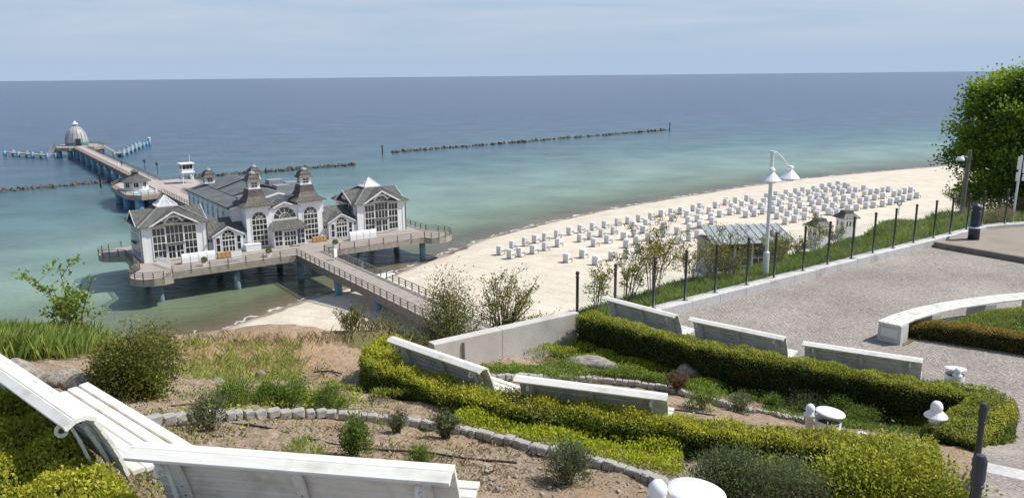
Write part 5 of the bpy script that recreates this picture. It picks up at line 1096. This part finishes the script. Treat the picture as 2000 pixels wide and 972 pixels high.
def shrub(name, label, base, w, h, mat, n, leaf=.05, stems=10, twig='twig', sparse=False, tint=(.2,.8), d=None, lean=(0,0), group=None, cat='shrub', aspect=.5, low=.12, spread=1.0, up=0.3, srad=.012):
    t = thing(name, label, cat, base, 0, group); rx, ry = w/2, (d or w)/2
    m = MB(); segs = []
    for k in range(stems):
        a = rng.uniform(0, 2*PI); r = math.sqrt(rng.uniform(.02,1)); hh = h*rng.uniform(.65,1.0)*(1.0-.3*r*r if not sparse else 1)
        e = np.array([rx*r*math.cos(a)+lean[0]*hh, ry*r*math.sin(a)+lean[1]*hh, hh]); mid = e*np.array([.38,.38,.55])+rng.normal(0,.04*h,3)*[1,1,.4]; b0 = np.array([rx*.12*math.cos(a), ry*.12*math.sin(a), -.06])
        m.tube([b0, mid, e], [srad*h**.5, srad*.7*h**.5, srad*.3*h**.5], 4, False); segs.append((b0, mid, e))
        if sparse:
            for _ in range(4):
                f = rng.uniform(.35,.95); p = (mid if f > .5 else b0)+((e if f > .5 else mid)-(mid if f > .5 else b0))*((f*2)%1); q = p+np.array([rng.normal(0,.16),rng.normal(0,.16),rng.uniform(.05,.28)])*h*.8
                m.tube([p, (p+q)/2+rng.normal(0,.02*h,3), q], [srad*.45*h**.5, srad*.3*h**.5, srad*.2*h**.5], 3, False); segs.append((p, (p+q)/2, q))
    m.build('stems', twig, t)
    if sparse:
        k = rng.integers(0, len(segs), n); f = rng.beta(2.2, 1.1, n)*(1-low)+low; S_ = np.array(segs)[k]
        p = np.where((f < .5)[:,None], S_[:,0]+(S_[:,1]-S_[:,0])*(f*2)[:,None], S_[:,1]+(S_[:,2]-S_[:,1])*(f*2-1)[:,None]); c = p+rng.normal(0,.018*h+leaf*.3,(n,3)); upv = np.column_stack([rng.normal(0,.6,(n,2)), np.full(n,.6)])
        ti = rng.uniform(tint[0], tint[1], n)
    else:
        kc = max(6, n//60); a = rng.uniform(0,2*PI,kc); rr = rng.uniform(0,1,kc)**.45; el = rng.uniform(0,1,kc)
        cc = np.column_stack([rx*.88*rr*np.cos(a)*np.sqrt(1-(el*.9)**2), ry*.88*rr*np.sin(a)*np.sqrt(1-(el*.9)**2), h*(low+(1-low)*el*(.75+.25*rng.uniform(0,1,kc)))])
        cc[:,:2] += np.array(lean)*cc[:,2:3]; k = rng.integers(0,kc,n); sg = np.array([rx,ry,h*.6])*.2*spread; off = rng.normal(0,1,(n,3))*sg; c = cc[k]+off; c[:,2] = np.abs(c[:,2])
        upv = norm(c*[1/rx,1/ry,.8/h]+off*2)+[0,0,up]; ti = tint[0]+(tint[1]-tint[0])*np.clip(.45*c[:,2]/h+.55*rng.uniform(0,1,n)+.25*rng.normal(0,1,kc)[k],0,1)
    link('foliage', leaf_mesh(c, upv, leaf, leaf*aspect, ti, mat, .7), t); return t
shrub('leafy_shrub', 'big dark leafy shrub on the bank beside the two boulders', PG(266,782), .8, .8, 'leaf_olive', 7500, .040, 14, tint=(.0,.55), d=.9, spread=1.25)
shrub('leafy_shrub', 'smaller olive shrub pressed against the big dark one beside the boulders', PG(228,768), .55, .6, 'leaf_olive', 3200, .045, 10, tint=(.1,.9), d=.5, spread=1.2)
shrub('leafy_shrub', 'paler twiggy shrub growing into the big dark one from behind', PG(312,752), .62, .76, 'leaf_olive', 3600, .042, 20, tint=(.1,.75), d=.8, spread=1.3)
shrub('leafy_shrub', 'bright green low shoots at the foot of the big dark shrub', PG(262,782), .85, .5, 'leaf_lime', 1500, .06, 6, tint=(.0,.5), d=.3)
p = PY(152,668,14.6); shrub('young_tree', 'young sapling with pale green leaves standing in the long grass at the crest', (p[0],p[1],28.75), 1.25, 1.75, 'leaf_green', 1300, .07, 7, sparse=True, tint=(.35,.95), cat='tree', aspect=.75, low=.35, srad=.016)
p = PY(190,672,14.3); shrub('leafy_shrub', 'low green creeper trailing at the foot of the sapling', (p[0],p[1],28.85), 1.3, .4, 'leaf_green', 2200, .06, 5, tint=(.3,.9))
# behind the wall and the fence
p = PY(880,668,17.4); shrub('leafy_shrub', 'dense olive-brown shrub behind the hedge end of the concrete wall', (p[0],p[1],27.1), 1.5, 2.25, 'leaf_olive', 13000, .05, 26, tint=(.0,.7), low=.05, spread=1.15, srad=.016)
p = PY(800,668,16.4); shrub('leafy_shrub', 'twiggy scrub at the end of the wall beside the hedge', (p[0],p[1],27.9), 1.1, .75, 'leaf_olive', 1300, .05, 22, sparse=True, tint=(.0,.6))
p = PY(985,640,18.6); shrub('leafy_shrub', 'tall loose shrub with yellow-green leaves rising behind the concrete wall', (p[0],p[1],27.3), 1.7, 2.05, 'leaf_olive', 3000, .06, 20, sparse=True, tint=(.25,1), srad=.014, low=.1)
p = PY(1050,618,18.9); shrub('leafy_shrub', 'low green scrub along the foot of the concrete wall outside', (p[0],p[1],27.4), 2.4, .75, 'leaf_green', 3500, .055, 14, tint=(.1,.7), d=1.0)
for px, yy, h, w, ln, n, lab in ((1165,19.6,1.75,.9,(.12,0),900,'thin bare shoots with few leaves just outside the first fence post'),(1225,20.9,2.35,1.1,(.18,0),1500,'leaning thin-stemmed shrub outside the glass fence behind the first plaza bench'),(1275,21.4,2.75,1.35,(.12,0),2600,'tallest loose shrub outside the glass fence with yellow-green crown'),
    (1345,22.6,1.9,1.2,(.22,0),800,'leaning bare twigs outside the glass fence beside the tallest loose shrub'),(1425,24.4,2.5,1.6,(.1,0),900,'bare branching shrub in front of the metal roof of the beach building'),(1385,23.6,1.6,1.3,(.15,0),900,'sparse twigs outside the fence before the shed posts'),
    (1590,27.6,1.9,1.9,(.1,0),1300,'loose shrub with yellow blossom tips outside the fence near the first white kiosk'),(1530,26.4,1.5,1.5,(.1,0),1500,'leafy low shrub behind the street lamp')):
    p = PY(px, 560, yy); zc_ = float(cliff(np.array([p[0]]), np.array([yy]))[0]); shrub('leafy_shrub', lab, (p[0], yy, zc_-.05), w*1.15, h*.8, 'leaf_olive', int(n*1.2), .06, 9, sparse=True, tint=(.3,1), lean=ln, srad=.011, low=.2, twig='twig')
for x_, y_, h_, lab in ((6.6,23.3,1.3,'leafy scrub growing before the shelter posts'),(8.6,25.2,1.2,'green scrub growing between the shelter and the street lamp')):
    shrub('leafy_shrub', lab, (x_,y_,float(cliff(np.array([x_]),np.array([y_]))[0])-.1), 1.7, h_, 'leaf_olive', 1500, .06, 16, sparse=True, tint=(.3,1), srad=.010)
# garden plants, by where their foot stands in the bed
def plant(px, py, w, h, mat, n, leaf, lab, **k): return shrub(k.pop('name','garden_plant'), lab, PG(px,py), w, h, mat, n, leaf, cat=k.pop('cat','plant'), **k)
plant(412,842,.42,.42,'leaf_grey',1400,.05,'tufted green lavender clump on the stone edging beside the hose end', stems=24, tint=(.2,.9), aspect=.22, up=1.0)
for i, (px, py, w) in enumerate(((455,792,.55),(520,790,.5),(570,793,.45),(640,800,.5))):
    plant(px,py,w,.30,'leaf_green',2200,.045,['dense green lavender clump behind the edging beside the lime tufts','second dense green lavender clump behind the edging','third dense green lavender clump behind the edging','dense green lavender clump at the end of the row by the bare sand'][i], stems=16, tint=(.1,.75), aspect=.25, up=.9)
plant(692,895,.34,.48,'leaf_green',1700,.055,'upright narrow green shrub standing on the bare soil by the hose', stems=26, tint=(.1,.7), aspect=.22, up=1.2)
plant(775,850,.30,.30,'leaf_grey',350,.04,'small bare twiggy plant beside the edging stones', stems=34, tint=(.2,.8), sparse=True)
plant(872,862,.36,.36,'leaf_grey',800,.045,'grey twiggy lavender bush touching the edging stones', stems=46, tint=(.1,.7), sparse=True)
plant(822,912,.26,.22,'leaf_green',900,.045,'small round green plant on the bare soil', stems=16, tint=(.2,.8), aspect=.22, up=1.1)
plant(1108,945,.52,.42,'leaf_grey',2600,.05,'spreading grey-green lavender bush on the soil inside the edging', stems=60, tint=(.0,.7), aspect=.2, up=.8)
plant(1432,975,1.05,.5,'leaf_grey',9000,.045,'large dark grey-green lavender mound before the hedge', stems=40, tint=(.0,.65), aspect=.22, up=.9, d=.7)
plant(585,897,.6,.12,'grass_blade',900,.07,'flat tuft of thin grass on the soil', stems=4, tint=(.2,.9), aspect=.12, up=1.5)
plant(1550,985,.8,.42,'leaf_grey',3500,.045,'brownish lavender mound beside the large dark mound', stems=40, tint=(.1,.6), aspect=.2)
shrub('leafy_shrub', 'big bright yellow-green bush at the end of the hedge by the handrail', (3.85,7.5,29.4), 1.75, .72, 'leaf_hedge', 28000, .042, 16, tint=(.1,.85), d=1.15, aspect=.65, low=.05, spread=1.0)
shrub('leafy_shrub', 'green bush filling in below the hedge beside the large lavender mound', (2.75,7.85,29.35), 1.3, .5, 'leaf_hedge', 9000, .045, 12, tint=(.0,.55), d=.9, aspect=.6)
plant(1000,838,.45,.28,'leaf_grey',1300,.045,'small grey lavender tuft against the long hedge', stems=20, tint=(.2,.8), aspect=.2, up=1)
p = np.array([.35, 9.55]); shrub('garden_plant', 'thin leafy shoot growing up against the back of the middle bench', (p[0],p[1],29.2), .45, .75, 'leaf_olive', 380, .045, 7, sparse=True, tint=(.3,.9), cat='plant')
plant(945,700,.3,.25,'leaf_olive',400,.05,'small leafy weed below the concrete wall', stems=8, sparse=True, tint=(.2,.8)); plant(870,690,.6,.22,'leaf_green',900,.05,'low leafy weed at the hedge end foot of the concrete wall', stems=8, tint=(.1,.7))
# middle bed
for i, (px, py, w, h, mt_, n, ti, lab) in enumerate((
  (1322,768,.5,.40,'leaf_red',1500,(.2,.8),'brown twiggy plant at the end of the curved edging'),(1372,800,.5,.40,'leaf_green',1500,(.2,.9),'fresh green plant by the middle bench corner'),
  (1445,805,.5,.36,'leaf_grey',1300,(.1,.8),'grey-green plant beside the fresh green one'),(1508,808,.4,.34,'leaf_green',1300,(.0,.5),'dark green plant before the edging remnant'),
  (1460,752,.9,.42,'leaf_red',3800,(.3,1),'red-brown twiggy mound below the long hedge'),(1390,728,.55,.34,'leaf_red',1600,(.3,1),'small red-brown plant behind the pale boulder'),(1310,716,.5,.32,'leaf_red',1300,(.2,.9),'small red-brown plant uphill of the pale boulder'),
  (1545,775,.7,.34,'leaf_olive',1100,(.1,.7),'olive twiggy plant below the long hedge'),(1640,808,.8,.34,'leaf_green',2600,(.0,.55),'dark green mound behind the tilted-lid bin'),(1575,795,.8,.30,'leaf_grey',2400,(.1,.7),'grey-green mound beside the tilted-lid bin'),
  (1700,800,.7,.36,'leaf_red',1700,(.1,.9),'dark red-leaved shrub below the hedge'),(1750,812,.6,.38,'leaf_red',1600,(.0,.8),'dark red-leaved shrub nearer the mushroom lamp'),(1680,830,.7,.30,'leaf_green',1800,(.1,.6),'green mound below the red shrubs'),(1790,832,.5,.26,'leaf_lime',1000,(.1,.7),'lime green clump beside the mushroom lamp'))):
    plant(px,py,w,h,mt_,n,.045,lab, stems=40 if mt_ == 'leaf_red' else 16, twig='twig_red' if mt_ == 'leaf_red' else 'twig', tint=ti, aspect=.3, sparse=(mt_ == 'leaf_red' and i < 8))
def cover(name, label, poly_px, n, h, mat, leaf, tint, lobes=1.0, dz=0.0):
    P = np.array(poly_px, float); out = []; x0, y0 = P.min(0); x1, y1 = P.max(0)
    w3 = np.array([PG(x, y)[:2] for x, y in P]); a0 = w3.min(0); a1 = w3.max(0)
    while len(out) < n:
        q = a0+(a1-a0)*rng.uniform(0,1,(n*2,2)); ins = np.zeros(len(q), bool); j = len(w3)-1
        for i in range(len(w3)):
            c_ = ((w3[i,1] > q[:,1]) != (w3[j,1] > q[:,1])) & (q[:,0] < (w3[j,0]-w3[i,0])*(q[:,1]-w3[i,1])/(w3[j,1]-w3[i,1]+1e-12)+w3[i,0]); ins ^= c_; j = i
        keepm = ins & (rng.uniform(0,1,len(q)) < .25+.75*np.clip(.5+.8*np.sin(q[:,0]*5.1+1.3*np.sin(q[:,1]*4))*np.sin(q[:,1]*6.3+q[:,0]),0,1)); out += list(q[keepm])
    q = np.array(out[:n]); hm = h*(.45+.55*np.clip(.5+.6*np.sin(q[:,0]*5.1+1.3*np.sin(q[:,1]*4))*np.sin(q[:,1]*6.3+q[:,0]),0,1)); f = rng.uniform(0,1,n)**.6
    c = np.column_stack([q, ground(q[:,0], q[:,1])+hm*f+dz]); upv = np.column_stack([rng.normal(0,.5,(n,2)), np.ones(n)])
    o = link(name, leaf_mesh(c, upv, leaf, leaf*.55, np.clip(tint[0]+(tint[1]-tint[0])*(.6*f+.4*rng.uniform(0,1,n)),0,1), mat, .6)); tag(kind(o, 'stuff'), label, 'ground cover')
cover('lime_ground_cover', 'bright lime ground cover between the edging stones and the long hedge', [(880,828),(960,826),(1080,843),(1220,866),(1330,895),(1335,940),(1230,920),(1100,884),(980,858)], 13000, .2, 'leaf_lime', .04, (.2,1))
cover('green_ground_cover', 'dark green ground cover strip above the curved edging of the middle bed', [(930,728),(1000,722),(1130,722),(1260,735),(1400,765),(1480,790),(1400,783),(1290,752),(1160,738),(1000,736)], 13000, .23, 'leaf_green', .038, (.15,1.0))
cover('lime_ground_cover', 'lime ground cover on the bed slope below the concrete wall', [(1010,690),(1120,662),(1200,690),(1290,722),(1430,760),(1380,760),(1240,725),(1130,700)], 6000, .15, 'leaf_lime', .04, (.1,.85))
cover('green_ground_cover', 'fresh green carpet of low plants around the boulders of the middle bed', [(1030,712),(1130,690),(1260,715),(1400,752),(1560,790),(1500,795),(1380,775),(1240,742),(1120,728)], 3800, .15, 'leaf_green', .04, (.2,1))
cover('green_ground_cover', 'patchy green weeds on the bank below the big dark shrub', [(330,760),(420,740),(600,750),(720,770),(700,790),(480,778),(350,790)], 2600, .12, 'leaf_green', .035, (.2,.9))
cover('lime_ground_cover', 'small lime tufts between the lavender clumps', [(340,812),(480,780),(700,775),(720,800),(540,806),(380,818)], 1500, .14, 'leaf_lime', .04, (.2,1))
cover('green_ground_cover', 'dark low growth at the foot of the long hedge', [(720,790),(900,812),(1200,860),(1330,885),(1320,860),(1100,830),(900,790),(760,760)], 4500, .16, 'leaf_hedge_dark', .045, (.05,.5))
cover('green_ground_cover', 'mixed low growth filling the bed by the hedge corner', [(1480,790),(1600,800),(1760,825),(1830,830),(1800,860),(1650,840),(1500,812)], 4500, .18, 'leaf_green', .04, (.0,.6))
# long grass at the crest
def grass(label, pts, n, h, w, lean, mat, tint, name='long_grass'):
    o = link(name, blade_mesh(np.array(pts), h, w, lean, tint, mat)); tag(kind(o, 'stuff'), label, 'grass'); return o
def patch(n, px0, px1, py0, py1, clump=40):
    k = max(3, n//clump); cx = rng.uniform(px0,px1,k); cy = rng.uniform(py0,py1,k); out = []
    for x, y in zip(cx, cy):
        b = PG(x, y); q = b[:2]+rng.normal(0,.035+.006*clump,(clump,2)); out.append(np.column_stack([q, ground(q[:,0],q[:,1])-.02]))
    return np.concatenate(out)
g = patch(9000,-80,165,662,700,24); grass('tall green grass along the crest at the foot of the sapling', g, len(g), .36, .006, .5, 'grass_blade', rng.uniform(.0,.7,len(g)))
g = patch(2400,340,590,668,750,9); grass('yellow-green grass tufts on the sandy bank', g, len(g), .15, .006, .7, 'grass_blade', rng.uniform(.5,1,len(g)))
g = patch(800,370,740,655,675,7); grass('dry straw-coloured grass fringe along the sandy crest', g, len(g), .16, .005, .6, 'grass_dry', rng.uniform(0,1,len(g)))
g = patch(5000,330,1000,700,960,12); grass('sparse dry grass scattered over the bare soil', g, len(g), .07, .010, 1.1, 'grass_dry', rng.uniform(0,.8,len(g)))
g = patch(3200,180,900,690,960,10); grass('sparse green weeds scattered over the bare soil', g, len(g), .08, .012, .9, 'grass_blade', rng.uniform(.1,1,len(g)), name='weeds')
# grass bank outside the fence
n = 60000; tt = rng.uniform(-.5, 27, n); dd = rng.uniform(0, 1, n)**.7*(2.3+np.interp(tt, [11.8,16.5,21.3,25.4], [0,.7,2.1,3.0]))+.22; q = F0+FDIR*tt[:,None]+FNRM*dd[:,None]
zz = cliff(q[:,0], q[:,1]); o = grass('rough green grass on the bank outside the glass fence', np.column_stack([q, zz-.02]), n, .26, .018, .55, 'grass_blade', np.clip(.25+.3*np.sin(q[:,0]*1.7)*np.sin(q[:,1]*1.3)+rng.normal(0,.22,n),0,1), name='bank_grass')
n = 9000; x = rng.uniform(18.5,30,n); y = 31.2+rng.uniform(0,6,n); grass('grass behind the fence under the tree', np.column_stack([x,y,cliff(x,y)-.02]), n, .35, .03, .5, 'grass_blade', rng.uniform(0,.6,n), name='bank_grass')
n = 1100; x = rng.uniform(-3.4,-1.3,n); y = rng.uniform(14.9,17.2,n); grass('dry scrubby grass at the end of the concrete wall', np.column_stack([x,y,cliff(x,y)-.02]), n, .3, .012, .6, 'grass_dry', rng.uniform(0,.7,n))
for x_, y_, lab in ((-2.7,15.9,'brown scrub on the drop beyond the hedge end'),(-2.1,16.3,'olive scrub on the drop between hedge and wall'),(-3.3,15.5,'low scrub on the crest beside the hedge end')): shrub('leafy_shrub', lab, (x_,y_,float(cliff(np.array([x_]),np.array([y_]))[0])-.1), .9, .62, 'leaf_olive', 900, .05, 20, sparse=True, tint=(.0,.7))
shrub('leafy_shrub', 'straw-coloured tuft behind the fence beside the navy bollard', (19.6,31.3,28.0), 1.3, .6, 'grass_dry', 1800, .12, 14, tint=(.2,1), aspect=.12, up=1)
# ------------------------------------------------------------------ stones
def edging(label, px, dz, size, gap=.012):
    P = [PG(*p) for p in px]; Q, L = resample([p[:2] for p in P], .05); s = np.concatenate([[0], np.cumsum(np.linalg.norm(np.diff(Q, axis=0), axis=1))]); t = thing('stone_edging', label, 'edging', (Q[0][0],Q[0][1],float(ground(*Q[0])))); u = 0; z00 = float(ground(*Q[0]))
    ms = []
    import bmesh
    for k in range(5):
        bm = bmesh.new(); bmesh.ops.create_cube(bm, size=1); bmesh.ops.bevel(bm, geom=bm.edges[:], offset=.12, segments=1, affect='EDGES')
        for v in bm.verts: v.co = v.co+Vector(rng.normal(0,.035,3))
        me = bpy.data.meshes.new('stone'); bm.to_mesh(me); bm.free(); me.materials.append(M['granite']); ms.append(me)
    i = 0
    while u < s[-1]-.05:
        l = size*rng.uniform(.75,1.35); c = [np.interp(u+l/2, s, Q[:,j]) for j in (0,1)]; c2 = [np.interp(u+l/2+.03, s, Q[:,j]) for j in (0,1)]
        link('stone', ms[i%5], t, (c[0]-Q[0][0]+rng.normal(0,.008), c[1]-Q[0][1]+rng.normal(0,.008), float(ground(*c))-z00+dz+rng.normal(0,.006)), (rng.normal(0,.04), rng.normal(0,.04), math.atan2(c2[1]-c[1], c2[0]-c[0])+rng.normal(0,.05)), (l-gap, size*.85*rng.uniform(.9,1.1), size*.85)); u += l; i += 1
edging('curving row of grey granite setts edging the bare soil bed', [(232,838),(300,829),(380,822),(460,817),(560,814),(650,816),(740,824),(820,834),(900,848),(980,866),(1060,886),(1140,905),(1220,926),(1290,950),(1340,975)], .055, .125)
edging('short row of granite setts running down from the edging by the bench seat', [(245,850),(275,868),(310,885),(345,905)], .02, .13)
edging('curving row of granite setts below the green strip of the middle bed', [(945,742),(1010,740),(1090,741),(1170,746),(1240,753),(1300,762),(1360,778),(1410,790),(1470,808)], .05, .12)
edging('second row of granite setts at the far end of the middle bed', [(1480,806),(1540,818),(1610,832)], .03, .12)
BM_ = [rock_mesh(20+i, 1, 3, .12, 'boulder_mat', .7) for i in range(5)]
def boulder(px, py, sx, sy, sz, lab, rz=0, k=0, sink=.25):
    p = PG(px, py); t = thing('boulder', lab, 'boulder', (p[0],p[1],p[2]), rz); link('stone', BM_[k], t, (0,0,sz*(1-2*sink)*.5), (0,0,0), (sx,sy,sz)); bpy.context.view_layer.update()
    for q in t.children: q.data.polygons.foreach_set('use_smooth', [True]*len(q.data.polygons))
boulder(122,752,.30,.22,.24,'pale weathered flat boulder of the pair on the bank',.4,0); boulder(163,762,.26,.2,.24,'mottled rounded boulder of the pair on the bank, next to the big shrub',.1,1)
boulder(22,745,.42,.3,.32,'pale boulder on the bank behind the yellow foliage',.2,2); boulder(508,736,.1,.09,.14,'small pale stone standing in the yellow-green grass',0,3); boulder(424,752,.1,.09,.13,'small pale stone beside the big dark shrub',.5,4); boulder(425,728,.09,.08,.1,'smallest pale stone above its neighbour on the bank',.9,0)
boulder(1155,712,.62,.3,.22,'long flat pale boulder in the middle bed',-.3,2,.3); boulder(1345,735,.3,.24,.3,'pointed pale boulder in the middle bed',.3,4); boulder(178,752,.14,.12,.12,'small reddish stone wedged by the boulder pair',0,3)
# pebbles and clods lying on the soil
n = 5600; pxs = rng.uniform(120,1300,n); pys = rng.uniform(690,972,n); Pp = np.array([PG(a,b) for a, b in zip(pxs[:1800], pys[:1800])])
jit = np.concatenate([Pp[:,:2]+rng.normal(0,.15,(len(Pp),2)) for _ in range(3)]); n = len(jit); sz = rng.exponential(.007,n)+.004
octv = np.array([[1,0,0],[0,1,0],[-1,0,0],[0,-1,0],[0,0,.8],[0,0,-.8]]); octf = np.array([[0,1,4],[1,2,4],[2,3,4],[3,0,4],[1,0,5],[2,1,5],[3,2,5],[0,3,5]])
co = (octv[None]*sz[:,None,None]*rng.uniform(.6,1.4,(n,6,1))+np.column_stack([jit, ground(jit[:,0],jit[:,1])+.004])[:,None]).reshape(-1,3); me = bpy.data.meshes.new('pebbles'); fast_mesh(me, co, (octf[None]+6*np.arange(n)[:,None,None]).reshape(-1,3), 3); me.materials.append(M['boulder_mat'])
tag(kind(link('pebbles', me), 'stuff'), 'small pebbles and clods scattered over the bare soil', 'pebbles')
n = 7000; kx = rng.integers(0, len(Pp), n); q = Pp[kx,:2]+rng.normal(0,.22,(n,2))
lt = leaf_mesh(np.column_stack([q, ground(q[:,0],q[:,1])+.012]), np.column_stack([rng.normal(0,1,(n,2)), np.full(n,.15)]), .035, .014, rng.uniform(0,1,n), 'leaf_litter', .3)
tag(kind(link('leaf_litter', lt), 'stuff'), 'dry brown leaf litter lying on the bare soil', 'leaf litter')
# ------------------------------------------------------------------ hoses
def hose(label, px, r=.013, lift=.02):
    P = [PG(*p) for p in px]; Q, L = resample([p[:2] for p in P], .08); b = Q[0]; z0 = float(ground(*b)); t = [(q[0]-b[0], q[1]-b[1], float(ground(*q))-z0+lift+.01*math.sin(i*.5)) for i, q in enumerate(Q)]
    o = thing('irrigation_hose', label, 'hose', (b[0],b[1],z0)); MB().tube(t, r, 6).build('pipe', 'hose', o, smooth=True)
hose('long black irrigation hose snaking across the bare soil bed', [(452,830),(520,838),(600,858),(650,873),(720,878),(790,884),(860,890),(940,900),(1010,908)])
hose('black hose lying along the back of the lavender row', [(330,796),(400,792),(480,806),(560,808),(690,808)]); hose('short black hose on the sandy bank', [(612,728),(640,726),(668,732)]); hose('black hose curving at the foot of the concrete wall', [(960,690),(985,682),(1010,682),(1025,690)]); hose('black hose by the corner of the middle bench', [(1300,800),(1340,806),(1400,812)])
# ------------------------------------------------------------------ trees on the right
def tree(label, base, h, rx, ry, zc0, n, kcl, mat='leaf_tree', leaf=.14, name='broadleaf_tree'):
    t = thing(name, label, 'tree', base); m = MB(); top = h
    m.tube([(0,0,-.5),(.1,.05,h*.3),(.05,.1,h*.55),(.0,.0,h*.85)], [.24,.18,.12,.04], 8)
    cl_ = []
    for k in range(kcl):
        a = rng.uniform(0,2*PI); el = rng.uniform(-.75,1); r = (1-abs(el)**2.2)**.5*rng.uniform(.55,1.0)
        cl_.append((rx*r*math.cos(a), ry*r*math.sin(a), zc0+(h-zc0)*el if el > 0 else zc0+zc0*.8*el))
    cl_ = np.array(cl_)
    for c in cl_[::3]: s0 = np.array([.05,.05,min(h*.75,max(.8,c[2]*.62))]); m.tube([s0, (s0+c)/2+[0,0,.15], c], [.07,.045,.012], 4, False)
    m.build('trunk', 'bark', t)
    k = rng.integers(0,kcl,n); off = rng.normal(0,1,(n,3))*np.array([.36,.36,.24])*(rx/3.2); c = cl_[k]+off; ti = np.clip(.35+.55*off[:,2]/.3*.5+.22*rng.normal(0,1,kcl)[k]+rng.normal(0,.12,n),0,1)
    link('crown', leaf_mesh(c, norm(off)+[0,0,.5], leaf, leaf*.75, ti, mat, .6), t)
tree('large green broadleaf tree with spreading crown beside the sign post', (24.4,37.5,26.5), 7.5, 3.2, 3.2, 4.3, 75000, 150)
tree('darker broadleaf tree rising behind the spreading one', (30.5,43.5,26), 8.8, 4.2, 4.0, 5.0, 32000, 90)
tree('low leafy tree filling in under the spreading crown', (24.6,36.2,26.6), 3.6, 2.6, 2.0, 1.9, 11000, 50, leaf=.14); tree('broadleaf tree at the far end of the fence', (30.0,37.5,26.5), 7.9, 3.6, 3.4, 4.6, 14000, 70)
p = PZ(1895,402,14.0); shrub('leafy_shrub', 'pale grey scrub on the cliff below the camera pole', (p[0]*.62,p[1]*.62,20.4), 6, 3.2, 'leaf_grey', 3500, .2, 30, sparse=True, tint=(.3,1), srad=.02)
